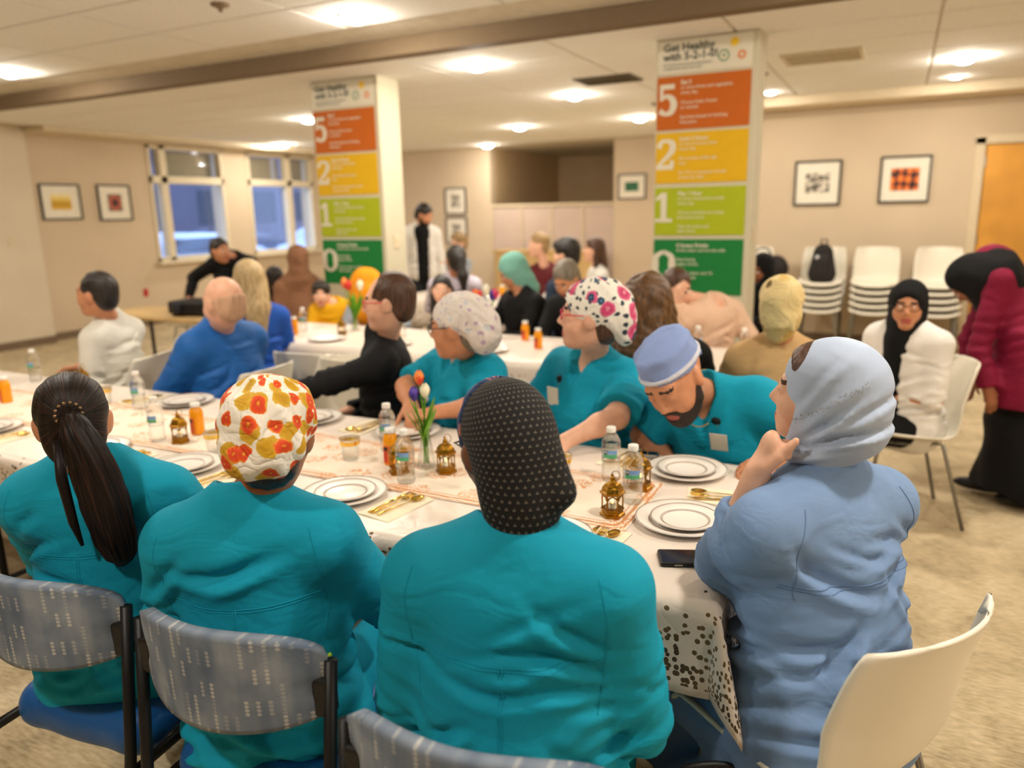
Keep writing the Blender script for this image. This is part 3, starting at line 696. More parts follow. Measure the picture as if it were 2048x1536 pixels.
# ---------------------------------------------------------------- tables and cloths
def cloth_dots():
    m, nt, p = nmat('tablecloth_dots'); c = coords(nt, 'UV')
    at = N(nt, 'ShaderNodeAttribute', _attribute_name='hem'); hem = at.outputs['Fac']       # metres from the hem
    col = rgb(240, 226, 212); out = None
    for k, (sc, rad, dens) in enumerate(((52, .30, 1.1), (58, .29, 1.0), (44, .27, .7))):
        mp = N(nt, 'ShaderNodeMapping'); mp.inputs['Location'].default_value = (k*3.7, k*1.9, 0); L(nt, c, mp.inputs[0])
        v = N(nt, 'ShaderNodeTexVoronoi', _voronoi_dimensions='2D', Scale=float(sc), Randomness=.75); L(nt, mp.outputs[0], v.inputs['Vector'])
        s = N(nt, 'ShaderNodeSeparateColor'); L(nt, v.outputs['Color'], s.inputs[0])
        # chance falls off away from the hem
        ch = math_(nt, 'MULTIPLY', math_(nt, 'POWER', math_(nt, 'MAXIMUM', math_(nt, 'SUBTRACT', 1.0, math_(nt, 'DIVIDE', hem, .27)), 0.0), 2.1), dens)
        on = math_(nt, 'MULTIPLY', math_(nt, 'LESS_THAN', v.outputs['Distance'], rad), math_(nt, 'LESS_THAN', s.outputs[0], ch))
        on = math_(nt, 'MULTIPLY', on, math_(nt, 'GREATER_THAN', hem, .018))
        out = on if out is None else math_(nt, 'MAXIMUM', out, on)
    n = N(nt, 'ShaderNodeTexNoise', Scale=8.0); L(nt, c, n.inputs['Vector'])
    dot = ramp(nt, n.outputs[0], [(.35, rgb(74, 56, 30)), (.65, rgb(126, 98, 52))])
    L(nt, mixc(nt, out, col, dot), p.inputs['Base Color']); p.inputs['Roughness'].default_value = .34
    w = N(nt, 'ShaderNodeTexNoise', Scale=9.0, Detail=3.0, Distortion=1.0); L(nt, c, w.inputs['Vector'])
    r = math_(nt, 'POWER', math_(nt, 'MULTIPLY', math_(nt, 'ABSOLUTE', math_(nt, 'SUBTRACT', w.outputs[0], .5)), 4), .6); bump(nt, p, r, .14, .01)
cloth_dots()
def long_table(x0, x1, y0, y1, over, label, cl_label, nlegs=2, step=.03, group='tables'):
    t = empty('folding_table', ((x0+x1)/2, (y0+y1)/2, 0), 0, label, 'table', group); w, h = (x1-x0)/2, (y1-y0)/2
    boxobj('table_top', (-w+.01, -h+.01, .72), (w-.01, h-.01, .75), 'wood_table', t, .006)
    for k in range(nlegs+1):
        xx = -w+.25+(2*w-.5)*k/nlegs
        for s in (-1, 1):
            b = MB(); b.tube([(xx, s*(h-.12), 0), (xx, s*(h-.12), .72)], .016, 8); b.build('leg', 'black_metal', t, True)
        b = MB(); b.tube([(xx, -h+.12, .12), (xx, h-.12, .12)], .012, 8); b.build('cross_bar', 'black_metal', t, True)
    top = .756
    nx = int((2*w+2*over)/step); ny = int((2*h+2*over)/step); vs, uv, hem = [], [], []
    for i in range(nx+1):
        for j in range(ny+1):
            a = -w-over+(2*w+2*over)*i/nx; c = -h-over+(2*h+2*over)*j/ny
            ax = max(abs(a)-w, 0); ay = max(abs(c)-h, 0); cx = max(-w, min(w, a)); cy = max(-h, min(h, c)); sx, sy = (1 if a > 0 else -1), (1 if c > 0 else -1)
            r = math.hypot(ax, ay)
            if r < 1e-9: q = (a, c, top)
            else:
                ph = math.atan2(ay, ax); s2 = math.sin(2*ph)**2
                o = min(r, .012)+r*(.05+.30*s2)+(r/over)*(.012*math.sin(7*a+5*c)+.010*math.sin(17*a-13*c))*(1-s2)
                q = (cx+sx*math.cos(ph)*o, cy+sy*math.sin(ph)*o, top-max(r-.004, 0)*(.985-.08*s2))
            vs.append(q); uv.append((a, c)); hem.append(min(w+over-abs(a), h+over-abs(c)))
    m = ny+1; fs = [(i*m+j, (i+1)*m+j, (i+1)*m+j+1, i*m+j+1) for i in range(nx) for j in range(ny)]
    b = MB(); b.v = vs; b.f = fs; me = b.mesh('tablecloth'); set_uv(me, np.array(uv))
    at = me.attributes.new('hem', 'FLOAT', 'POINT'); at.data.foreach_set('value', hem)
    o = link('tablecloth', me, 'tablecloth_dots', None, True); o.location = t.location
    md = o.modifiers.new('thickness', 'SOLIDIFY'); md.thickness = .0012; md.offset = 1
    tag(o, cl_label, 'tablecloth', 'spotted tablecloths'); return t
TT = .7575
long_table(-7.6, -.285, 1.505, 2.46, .215, 'long near table set for dinner under a white cloth', 'white plastic tablecloth with gold dots on the near table', 5, .024)
long_table(-4.35, -.28, 3.80, 4.62, .30, 'second long table under a white cloth, behind the capped diners', 'white cloth on the second long table', 3, .05)
long_table(-4.6, -1.9, 6.35, 7.0, .30, 'far table between the two columns under a white cloth', 'white cloth on the far table between the columns', 2, .06)
def runner():
    m, nt, p = nmat('runner_print'); c = coords(nt, 'UV'); s = N(nt, 'ShaderNodeSeparateXYZ'); L(nt, c, s.inputs[0])
    n = N(nt, 'ShaderNodeTexNoise', Scale=9.0, Detail=2.0, Distortion=2.5); L(nt, c, n.inputs['Vector'])
    v = N(nt, 'ShaderNodeTexVoronoi', _voronoi_dimensions='2D', Scale=7.0); mp = N(nt, 'ShaderNodeMixRGB'); L(nt, c, v.inputs['Vector'])
    leaf = math_(nt, 'MULTIPLY', math_(nt, 'LESS_THAN', v.outputs['Distance'], .30), math_(nt, 'LESS_THAN', math_(nt, 'ABSOLUTE', math_(nt, 'SUBTRACT', math_(nt, 'FRACT', math_(nt, 'MULTIPLY', n.outputs[0], 9)), .5)), .2))
    e = s.outputs[1]                                       # distance from the runner's edge in metres
    def band(a, b): return math_(nt, 'MULTIPLY', math_(nt, 'GREATER_THAN', e, a), math_(nt, 'LESS_THAN', e, b))
    wob = math_(nt, 'MULTIPLY', math_(nt, 'SUBTRACT', n.outputs[0], .5), .02); e = math_(nt, 'ADD', e, wob)
    st = math_(nt, 'MAXIMUM', band(.006, .012), math_(nt, 'MAXIMUM', band(.022, .034), band(.045, .049)))
    at = N(nt, 'ShaderNodeAttribute', _attribute_name='edge'); e = math_(nt, 'ADD', at.outputs['Fac'], math_(nt, 'MULTIPLY', math_(nt, 'SUBTRACT', n.outputs[0], .5), .012))
    st = math_(nt, 'MAXIMUM', band(.004, .010), math_(nt, 'MAXIMUM', band(.020, .030), band(.040, .044)))
    a = mixc(nt, math_(nt, 'MULTIPLY', leaf, .75), rgb(244, 228, 208), rgb(222, 140, 60)); L(nt, mixc(nt, math_(nt, 'MULTIPLY', st, .85), a, rgb(206, 128, 56)), p.inputs['Base Color'])
    p.inputs['Roughness'].default_value = .8
    x0, x1, y0, y1 = -7.2, -.585, 1.79, 2.19; nx, ny = 160, 14; vs, uv, ed = [], [], []
    for k in (0, 1):
        for i in range(nx+1):
            for j in range(ny+1):
                x = x0+(x1-x0)*i/nx; y = y0+(y1-y0)*j/ny; vs.append((x, y, TT+.0008+k*.0012+.0008*(1+math.sin(9*x+5*y)))); uv.append((x, y)); ed.append(min(y-y0, y1-y, x1-x, x-x0))
    mm = ny+1; off = (nx+1)*mm; fs = []
    for i in range(nx):
        for j in range(ny):
            q = (i*mm+j, (i+1)*mm+j, (i+1)*mm+j+1, i*mm+j+1); fs.append(tuple(reversed(q))); fs.append(tuple(off+z for z in q))
    b = MB(); b.v = vs; b.f = fs; me = b.mesh('table_runner'); set_uv(me, np.array(uv)); at = me.attributes.new('edge', 'FLOAT', 'POINT'); at.data.foreach_set('value', ed)
    tag(link('table_runner', me, 'runner_print', None, True), 'cream table runner with orange leaf print down the near table', 'table runner')
runner()

# ---------------------------------------------------------------- tableware
plain('juice', rgb(250, 160, 10), .25, var=.05); plain('label_red', rgb(206, 50, 40), .5); plain('label_orange', rgb(236, 110, 40), .5, var=.1); plain('label_blue', rgb(130, 170, 220), .5); plain('label_green', rgb(90, 180, 130), .5)
plain('ink_black', rgb(15, 15, 18), .5); plain('plate_white', rgb(246, 238, 228), .25, var=.01); plain('plate_ring', rgb(150, 110, 76), .3, metal=.6); plain('napkin_cream', rgb(246, 234, 206), .85, bmp=.2, bscale=400)
def make_bottle():
    t = empty('water_bottle'); prof = [(.0001, .004), (.018, .003), (.027, .0), (.030, .006), (.0305, .014)]
    z = .016
    while z < .062: prof += [(.0295, z), (.0272, z+.0035), (.0295, z+.007)]; z += .0075
    prof += [(.0295, .066), (.0305, .072), (.0305, .108), (.0288, .111), (.0305, .114), (.0305, .120), (.0285, .132), (.023, .145), (.0155, .154), (.0128, .158), (.0128, .166), (.0001, .1665)]
    b = MB(); b.lathe(prof, 28, lobes=lambda a, z: .02*math.sin(5*a) if z < .012 else 0); b.build('bottle', 'water', t, True)
    b = MB(); b.lathe([(.0145, .1585), (.0152, .160), (.0152, .1735), (.0140, .1755), (.0001, .176)], 28, lobes=lambda a, z: .012*math.sin(14*a)); b.build('bottle_cap', 'white_gloss', t, True)
    l = MB(); l.lathe([(.0309, .080), (.0309, .092)], 12, a0=-2.6, a1=-1.1); l.build('label', 'label_green', t, True)
    l = MB(); l.lathe([(.0309, .0925), (.0309, .106)], 12, a0=-2.6, a1=-1.1); l.build('label', 'label_blue', t, True)
    l = MB(); l.lathe([(.0312, .092), (.0312, .105)], 6, a0=-2.5, a1=-2.15); lb = l.build('logo_patch', 'ink_black', t, True)
    M_ = MB()
    zz = [(-2.43, .094, -2.43, .1035), (-2.43, .1035, -2.325, .098), (-2.325, .098, -2.22, .1035), (-2.22, .1035, -2.22, .094)]
    for a, z0, c, z1 in zz:
        pa = lambda an, z_: (.0314*math.cos(an), .0314*math.sin(an), z_)
        p, q = pa(a, z0), pa(c, z1); M_.tube([p, q], .0007, 4)
    M_.build('logo_letter', 'white_gloss', lb); return t
def make_juice():
    t = empty('juice_bottle'); b = MB(); b.lathe([(.0001, 0), (.024, 0), (.0265, .005), (.0265, .085), (.024, .098), (.0185, .106), (.0165, .112), (.0001, .1125)], 24); b.build('bottle', 'juice', t, True)
    b = MB(); b.lathe([(.0185, .1125), (.019, .114), (.019, .128), (.0001, .13)], 24); b.build('bottle_cap', 'white_gloss', t, True)
    b = MB(); b.lathe([(.0268, .008), (.0268, .070)], 14, a0=-3.3, a1=-1.6); lb = b.build('label', 'label_orange', t, True)
    b = MB(); b.lathe([(.0271, .012), (.0271, .050)], 6, a0=-2.55, a1=-2.1); b.build('label_stripe', 'label_red', lb, True)
    b = MB(); b.lathe([(.0271, .052), (.0271, .066)], 6, a0=-2.6, a1=-1.95); b.build('label_patch', 'ink_black', lb, True)
    return t
def make_lantern():
    t = empty('lantern'); hx = lambda r, z, o=0: [(r*math.cos(PI/3*i+o), r*math.sin(PI/3*i+o), z) for i in range(6)]
    def loft(rings, name, mat):
        b = MB(); vs = [v for r in rings for v in r]; fs = [(6*k+i, 6*k+(i+1) % 6, 6*k+6+(i+1) % 6, 6*k+6+i) for k in range(len(rings)-1) for i in range(6)]
        b.add(vs, fs+[tuple(reversed(range(6))), tuple(6*(len(rings)-1)+i for i in range(6))]); return b.build(name, mat, t)
    loft([hx(.0345, 0), hx(.036, .004), hx(.036, .009), hx(.031, .011), hx(.030, .018), hx(.033, .020), hx(.033, .024)], 'base', 'gold')
    for i in range(6):
        a = PI/3*i; b = MB(); b.tube([(.0285*math.cos(a), .0285*math.sin(a), .022), (.0285*math.cos(a), .0285*math.sin(a), .068)], .0022, 6); b.build('post', 'gold', t)
        a2 = a+PI/6; b = MB(); rr = .0265; tx, ty = -math.sin(a2), math.cos(a2)
        P = [(rr*math.cos(a2)+tx*q, rr*math.sin(a2)+ty*q, z) for q, z in ((-.013, .052), (-.009, .060), (0, .063), (.009, .060), (.013, .052))]
        b.tube(P, .0022, 6); b.build('arch', 'gold', t)
    loft([hx(.034, .066), hx(.036, .069), hx(.036, .073), hx(.031, .075), hx(.029, .084), hx(.021, .095), hx(.010, .101), hx(.007, .104)], 'roof', 'gold')
    b = MB(); b.lathe([(.006, .103), (.0085, .108), (.006, .113), (.003, .116), (.003, .121), (.0001, .124)], 12); b.build('finial', 'gold', t, True)
    b = MB(); b.tube([(.012*math.cos(q)+.008, 0, .118+.014*math.sin(q)) for q in np.linspace(0, 2*PI, 18)], .0011, 6); b.build('ring', 'gold', t, True)
    b = MB(); b.lathe([(.012, .024), (.012, .036), (.010, .038), (.0001, .037)], 12); b.build('candle', 'wax', t, True)
    b = MB(); b.lathe([(.0001, .036), (.003, .041), (.0022, .048), (.0001, .054)], 8); b.build('flame', 'candle_flame', t, True); return t
def make_plate(r, name):
    t = empty(name); b = MB(); b.lathe([(.0001, .004), (r*.62, .004), (r*.68, .006), (r*.98, .016), (r, .0175), (r*.985, .0185), (r*.68, .009), (r*.60, .0065), (.0001, .0062)], 48); b.build('dish', 'plate_white', t, True)
    for q, z in ((.975, .0185), (.70, .0096), (.66, .0082)):
        b = MB(); b.lathe([(r*q-.0008, z), (r*q-.0008, z+.0005), (r*q+.0008, z+.0007), (r*q+.0008, z+.0002)], 48); b.build('rim_line', 'plate_ring', t, True)
    return t
def make_cup():
    t = empty('clear_cup'); b = MB(); b.lathe([(.0001, .003), (.026, .003), (.027, 0), (.0285, .002), (.032, .05), (.036, .078), (.0345, .078), (.030, .05), (.0265, .006), (.0001, .006)], 28); b.build('cup', 'clear_glass', t, True)
    b = MB(); b.lathe([(.0343, .056), (.0358, .072)], 28); b.build('gold_band', 'gold_bright', t, True); b = MB(); b.lathe([(.0358, .074), (.0368, .078)], 28); b.build('silver_rim', 'chrome', t, True); return t
def make_fork():
    b = MB(); b.tube([(0, -.085, .003), (0, -.02, .004), (0, .03, .0035), (0, .045, .004)], [.005, .0035, .0022, .006], 8, flat=((0, 0, 1), .4))
    b.tube([(0, .043, .004), (0, .06, .003)], [.006, .0105], 8, flat=((0, 0, 1), .2))
    for k in range(4): b.tube([(-.0085+.0057*k, .058, .003), (-.0085+.0057*k, .09, .006)], .0016, 5)
    return b.build('fork', 'gold_bright', None, True)
def make_spoon():
    b = MB(); b.tube([(0, -.085, .003), (0, -.02, .004), (0, .035, .0035), (0, .05, .004)], [.005, .0035, .0022, .004], 8, flat=((0, 0, 1), .4))
    b.add(*(lambda q: ([(.0165*s*math.sin(a)*1.0, .068+.024*math.cos(a)*s, .006-.005*(1-s*s)) for s in (0.001, .35, .7, 1) for a in [2*PI*i/20 for i in range(20)]]+[(.0165*s*math.sin(a), .068+.024*math.cos(a)*s, .0045-.005*(1-s*s)) for s in (0.001, .35, .7, 1) for a in [2*PI*i/20 for i in range(20)]],
        [(20*k+i, 20*k+20+i, 20*k+20+(i+1) % 20, 20*k+(i+1) % 20) for k in range(3) for i in range(20)]+[(80+20*k+i, 80+20*k+(i+1) % 20, 80+20*k+20+(i+1) % 20, 80+20*k+20+i) for k in range(3) for i in range(20)]+[(60+i, 140+i, 140+(i+1) % 20, 60+(i+1) % 20) for i in range(20)]))(0))
    return b.build('spoon', 'gold_bright', None, True)
def make_knife():
    b = MB(); b.tube([(0, -.085, .003), (0, .0, .0035), (0, .02, .003)], [.0055, .004, .005], 8, flat=((0, 0, 1), .4)); b.tube([(0, .02, .003), (.001, .07, .003), (.004, .1, .003)], [.005, .008, .002], 8, flat=((0, 0, 1), .12)); return b.build('knife', 'gold_bright', None, True)
def make_napkin():
    b = MB(); n = 10
    b.add([(-.06+.12*i/n, -.1+.2*j/n, k*.003+.0012*math.sin(5*i/n+3*j/n)) for k in (0, 1) for i in range(n+1) for j in range(n+1)], [tuple(reversed((i*(n+1)+j, (i+1)*(n+1)+j, (i+1)*(n+1)+j+1, i*(n+1)+j+1))) for i in range(n) for j in range(n)]+[tuple(121+z for z in (i*(n+1)+j, (i+1)*(n+1)+j, (i+1)*(n+1)+j+1, i*(n+1)+j+1)) for i in range(n) for j in range(n)])
    rim_ = [i*11 for i in range(11)]+[110+j for j in range(1, 11)]+[i*11+10 for i in range(9, -1, -1)]+[j for j in range(9, 0, -1)]
    b.f += [(a, c, 121+c, 121+a) for a, c in zip(rim_, rim_[1:]+rim_[:1])]; return b.build('napkin', 'napkin_cream', None)
KIND = dict(bottle=(make_bottle, 'bottle', 'water bottles'), juice=(make_juice, 'bottle', 'orange juice bottles'), lantern=(make_lantern, 'lantern', 'gold lanterns'), dinner=(lambda: make_plate(.13, 'dinner_plate'), 'plate', 'large plates'),
            salad=(lambda: make_plate(.094, 'salad_plate'), 'plate', 'small plates'), cup=(make_cup, 'cup', 'gold-rimmed cups'), fork=(make_fork, 'fork', 'gold forks'), spoon=(make_spoon, 'spoon', 'gold spoons'), knife=(make_knife, 'knife', 'gold knives'), napkin=(make_napkin, 'napkin', 'paper napkins'))
ZC = TT
def put(kind, x, y, label, rz=0, z=0.0):
    mk, cat, grp = KIND[kind]; return place(kind, mk, (x, y, ZC+z), rz, label, cat, grp)
R_ = .0028   # thickness of the runner
for x, y, l, on in [(-1.34, 1.87, 'water bottle with visible label in front of the tulip vase', 1), (-1.59, 2.12, 'water bottle behind the orange juice bottle', 1), (-.75, 2.15, 'taller-looking water bottle, rear of the pair near the person in the blue cap', 1), (-.63, 2.0, 'water bottle directly behind the front right lantern', 1),
                 (-3.0, 2.17, 'water bottle in front of the person in the blue jacket', 0), (-2.49, 1.86, 'water bottle beside the gold lantern left of the yellow floral cap', 1), (-4.08, 2.36, 'water bottle above the ponytailed diner, at the left', 0)]:
    put('bottle', x, y, l, 30, R_ if on else 0)
for x, y, l, on in [(-1.49, 2.0, 'orange juice bottle behind the labelled water bottle', 1), (-2.42, 1.99, 'orange juice bottle behind the lantern left of the yellow floral cap', 1), (-3.72, 2.0, 'orange juice bottle at the left edge of the photo', 1)]:
    put('juice', x, y, l, 30, R_)
for x, y, l in [(-1.27, 2.0, 'gold lantern right of the tulip vase'), (-1.41, 1.93, 'gold lantern half hidden behind the labelled water bottle'), (-.65, 1.88, 'gold lantern nearest the denim-clad person, in front of the water bottles'), (-.64, 2.11, 'gold lantern behind the right-hand water bottles'), (-2.39, 1.88, 'gold lantern left of the yellow floral cap')]:
    put('lantern', x, y, l, 20, R_)
put('lantern', -3.63, 2.33, 'gold lantern beyond the ponytailed diner', 20)
for x, y, l in [(-1.65, 1.98, 'gold-rimmed clear cup left of the juice bottle'), (-2.17, 1.85, 'gold-rimmed clear cup left of the yellow floral cap'), (-3.24, 2.17, 'gold-rimmed clear cup beyond the ponytailed diner'), (-.9, 2.1, 'gold-rimmed clear cup behind the black dotted cap')]:
    put('cup', x, y, l, 0, R_)
SETS = [(-.46, 1.665+.25, 'beside the denim-clad person', 1), (-.55, 2.32, 'before the person in the blue cap', 2), (-1.45, 1.7, 'between the yellow and the black caps', 1), (-2.13, 1.68, 'behind the yellow floral cap', 1), (-.76, 1.66, 'before the black dotted cap', 1), (-1.65, 2.33, 'before the person in the sheer cap', 2),
        (-2.14, 2.33, 'before the person in black', 2), (-2.62, 1.68, 'right of the ponytail', 1), (-3.3, 1.68, 'at the left edge of the photo', 1), (-2.9, 2.33, 'before the person in the blue jacket', 2)]
for x, y, l, s in SETS:
    put('dinner', x, y, 'large white plate with gold rim '+l); dx = -.02 if s == 1 else 0; put('salad', x-dx*.4, y-.006, 'small white plate stacked on the large one '+l, 0, .006)
CUT = [(-1.25, 1.69, -8, 'between the yellow and the black caps'), (-.63, 1.69, -5, 'right of the black dotted cap'), (-1.93, 1.62, -8, 'left of the yellow floral cap'), (-2.41, 1.65, -6, 'right of the ponytail'), (-3.1, 1.63, -6, 'at the left edge of the photo'),
       (-1.86, 2.34, 174, 'before the person in black'), (-.40, 2.14, 100, 'under the denim-clad person\'s forearm'), (-.78, 2.37, 175, 'before the person in the blue cap'), (-3.15, 2.3, 175, 'beyond the ponytailed diner')]
for x, y, a, l in CUT:
    put('napkin', x, y, 'cream paper napkin '+l, a); ca, sa = math.cos(math.radians(a)), math.sin(math.radians(a))
    for kd, dx, da in (('knife', -.032, 3), ('fork', -.012, -2), ('spoon', .014, -6)):
        put(kd, x+ca*dx, y+sa*dx, 'gold plastic '+kd+' on the napkin '+l, a+da, .0045)

# tulips in bud vases
def make_vase():
    b = MB(); b.lathe([(.0001, .004), (.030, .004), (.033, 0), (.034, .004), (.031, .03), (.022, .075), (.0165, .11), (.0165, .13), (.022, .150), (.0207, .150), (.0152, .13), (.0152, .11), (.0205, .075), (.0295, .03), (.031, .008), (.0001, .007)], 28)
    return b.build('bud_vase', 'clear_glass', None, True)
KIND['vase'] = (make_vase, 'vase', 'glass bud vases')
for nm, c1, c2 in (('tulip_orange', rgb(226, 40, 24), rgb(250, 150, 60)), ('tulip_purple', rgb(60, 36, 130), rgb(100, 70, 180)), ('tulip_cream', rgb(250, 240, 205), rgb(252, 248, 228)), ('tulip_pink', rgb(206, 30, 80), rgb(232, 90, 120)), ('tulip_red', rgb(214, 36, 30), rgb(236, 70, 50))):
    m, nt, p = nmat(nm); c = coords(nt); n = N(nt, 'ShaderNodeTexNoise', Scale=26.0); L(nt, c, n.inputs['Vector']); L(nt, ramp(nt, n.outputs[0], [(.42, c1), (.6, c2)]), p.inputs['Base Color']); p.inputs['Roughness'].default_value = .5
def tulip(base, top, mat, label, leaves=1, s=1.0):
    """stem, cupped blossom of six petals, long leaf; origin at the foot of the stem"""
    t = empty('tulip', base, 0, label, 'tulip', 'artificial tulips'); d = np.array(top)-np.array(base)
    st = spl([(0, 0, 0), (d[0]*.2, d[1]*.2, d[2]*.45), (d[0]*.7, d[1]*.7, d[2]*.8), tuple(d)], 6); b = MB(); b.tube(st, .0026*s, 8); b.build('stem', 'leaf_green', t, True)
    bl = MB()
    for i in range(6):
        a0 = PI/3*i; rr = .021*s if i % 2 else .0185*s; n = 6; vs = []
        for k in (0, 1):
            for j in range(9):
                v = j/8; prof = rr*(math.sin(min(v*1.25, 1)*PI/2)**.7)*(1-.72*max(0, (v-.45)/.55)**1.6)-k*.0012; hw = .66*math.sin(PI*min(max(v*.80+.10, .02), .98))**.5
                for q in range(n+1):
                    a = a0+hw*(-1+2*q/n); vs.append((d[0]+prof*math.cos(a), d[1]+prof*math.sin(a), d[2]-.004*s+.055*s*v-(abs(-1+2*q/n)**2)*.006*s*v))
        o = 9*(n+1); fs = []
        for j in range(8):
            for q in range(n):
                w = (j*(n+1)+q, j*(n+1)+q+1, (j+1)*(n+1)+q+1, (j+1)*(n+1)+q); fs.append(w); fs.append(tuple(o+z for z in reversed(w)))
        p = MB(); p.add(vs, fs); p.build('petal', mat, t, True)
    for i in range(leaves):
        a = .9+2.4*i+base[0]*7; b = MB(); P = spl([(0, 0, d[2]*.25), (.010*math.cos(a)+d[0]*.3, .010*math.sin(a)+d[1]*.3, d[2]*.5), (.03*math.cos(a)+d[0]*.5, .03*math.sin(a)+d[1]*.5, d[2]*.72), (.045*math.cos(a)+d[0]*.6, .045*math.sin(a)+d[1]*.6, d[2]*.86)], 5)
        b.tube(P, [.003+.017*math.sin(PI*min(1, k/(len(P)-1)*.97+.02))*s for k in range(len(P))], 8, flat=((math.cos(a), math.sin(a), .3), .12)); b.build('leaf', 'leaf_green', t, True)
def vase_set(x, y, z, where, cols, h=.23, s=1.0):
    v = put('vase', x, y, 'slim clear bud vase '+where, 0, z); n = len(cols)
    for i, (m, dx, dz) in enumerate(cols):
        a = 2.1*i; tulip((x+.008*math.cos(a), y+.008*math.sin(a), ZC+z+.012), (x+dx*math.cos(YAW), y+dx*math.sin(YAW)+.006*math.sin(a), ZC+z+h+dz), m, {'tulip_orange': 'orange', 'tulip_purple': 'purple', 'tulip_cream': 'cream', 'tulip_pink': 'pink', 'tulip_red': 'red'}[m]+' artificial tulip in the vase '+where, 2, s)
vase_set(-1.36, 2.02, R_, 'beside the gold lantern on the near table', [('tulip_orange', -.012, .055), ('tulip_purple', -.034, .0), ('tulip_cream', .008, .012)])
vase_set(-2.47, 4.45, 0, 'behind the sheer-capped person', [('tulip_red', -.03, .05), ('tulip_pink', .075, .06), ('tulip_orange', -.055, .06), ('tulip_cream', .02, .09), ('tulip_purple', .06, .05)], .2, 1.5)
vase_set(-3.52, 4.38, 0, 'before the child in yellow', [('tulip_orange', -.06, .08), ('tulip_cream', .05, .06), ('tulip_red', -.03, .06)], .24, 1.5)
vase_set(-1.22, 4.2, 0, 'under the right-hand banner', [('tulip_purple', -.07, .06), ('tulip_orange', -.02, .06), ('tulip_cream', .02, .02)], .22, 1.5)
vase_set(-2.75, 6.65, 0, 'on the far table between the columns', [('tulip_orange', -.03, .06), ('tulip_red', .04, .05), ('tulip_cream', .0, .08)], .22, 1.6)
# things on the second and far tables
for k, (x, y, l) in enumerate([(-3.9, 4.25, 'left of the child in yellow'), (-.98, 4.3, 'left of the beige headscarf on the second table'), (-.72, 4.3, 'nearest the beige headscarf on the second table'), (-3.05, 4.3, 'behind the person in black')]): put('bottle', x, y, 'blurred water bottle '+l, 30)
for k, (x, y, l) in enumerate([(-2.16, 4.45, 'left of the white floral cap on the second table'), (-1.95, 4.2, 'hidden by the chin of the person in the floral cap'), (-3.85, 4.1, 'before the child in yellow'), (-1.13, 4.05, 'under the right-hand banner'), (-2.95, 4.1, 'by the sheer cap'), (-3.98, 4.05, 'nearest the blonde person')]): put('juice', x, y, 'blurred orange juice bottle '+l, 30)
for k, (x, y, l) in enumerate([(-2.36, 4.4, 'behind the sheer-capped person'), (-3.5, 4.2, 'before the child in yellow'), (-1.35, 4.25, 'under the right-hand banner')]): put('lantern', x, y, 'blurred gold lantern on the second table '+l, 20)
for k, (x, y, l) in enumerate([(-3.45, 3.98, 'behind the person in black'), (-2.2, 4.0, 'between the two capped people'), (-2.9, 3.98, 'left of the sheer cap'), (-.6, 4.0, 'in front of the beige headscarf'), (-1.7, 4.42, 'before the grey-haired person'), (-3.3, 4.42, 'at the orange headscarf')]): put('dinner', x, y, 'blurred white plate on the second table '+l)
for k, (x, y, l) in enumerate([(-3.7, 6.6, 'at the lavender top'), (-3.2, 6.75, 'at the maroon shirt'), (-2.3, 6.6, 'at the navy jacket')]):
    put('bottle', x, y, 'water bottle on the far table '+l); put('dinner', x+.2, y-.1, 'white plate on the far table '+l)
put('juice', -3.45, 6.6, 'orange juice bottle on the far table')

# phone on the cloth, second device, presenter's table with bag
ph = empty('smartphone', (-.385, 1.70, ZC), math.radians(22), 'black smartphone in a thick case beside the denim sleeve', 'phone')
boxobj('case', (-.078, -.04, 0), (.078, .04, .0115), 'black_plastic', ph, .005); plain('screen_glass', rgb(6, 6, 8), .08); boxobj('screen', (-.073, -.035, .0112), (.073, .035, .0119), 'screen_glass', ph, .0003); boxobj('side_button', (-.045, -.0415, .004), (-.025, -.0395, .008), 'steel_grey', ph, .0008)
ph2 = empty('smartphone', (-.72, 2.41, ZC), math.radians(8), 'silver device by the chest of the person in the blue cap', 'phone'); boxobj('case', (-.05, -.02, 0), (.05, .02, .018), 'steel_grey', ph2, .006); boxobj('screen', (-.045, -.016, .0178), (.045, .016, .0186), 'screen_glass', ph2, .0003)
wt = empty('side_table', (-6.1, 4.9, 0), 0, 'low wooden table with a black projector in front of the person in the suit', 'table'); boxobj('table_top', (-.75, -.32, .69), (.75, .32, .72), 'wood_table', wt, .006)
for sx in (-.68, .68):
    for sy in (-.26, .26): b = MB(); b.tube([(sx, sy, 0), (sx, sy, .69)], .018, 8); b.build('leg', 'black_metal', wt, True)
pj = empty('projector', (-5.75, 4.88, .72), .2, 'black projector on the low wooden table', 'projector'); boxobj('housing', (-.2, -.16, .02), (.2, .16, .14), 'black_plastic', pj, .025)
b = MB(); b.lathe([(.001, 0), (.045, 0), (.045, .04), (.03, .045), (.001, .03)], 16); o = b.build('projector_lens', 'car_glass', pj, True); o.rotation_euler = (PI/2, 0, 0); o.location = (-.08, -.155, .08)
for sx in (-.16, .16): boxobj('foot', (sx-.02, -.12, 0), (sx+.02, .12, .02), 'black_plastic', pj)
lt = empty('far_counter', (-5.6, 12.55, 0), 0, 'pale wooden counter in front of the partition', 'counter'); boxobj('counter_top', (-1.0, -.3, .86), (1.0, .3, .9), 'wood_table', lt, .006); boxobj('counter_body', (-.96, -.26, 0), (.96, .26, .86), 'wood_table', lt, .004)

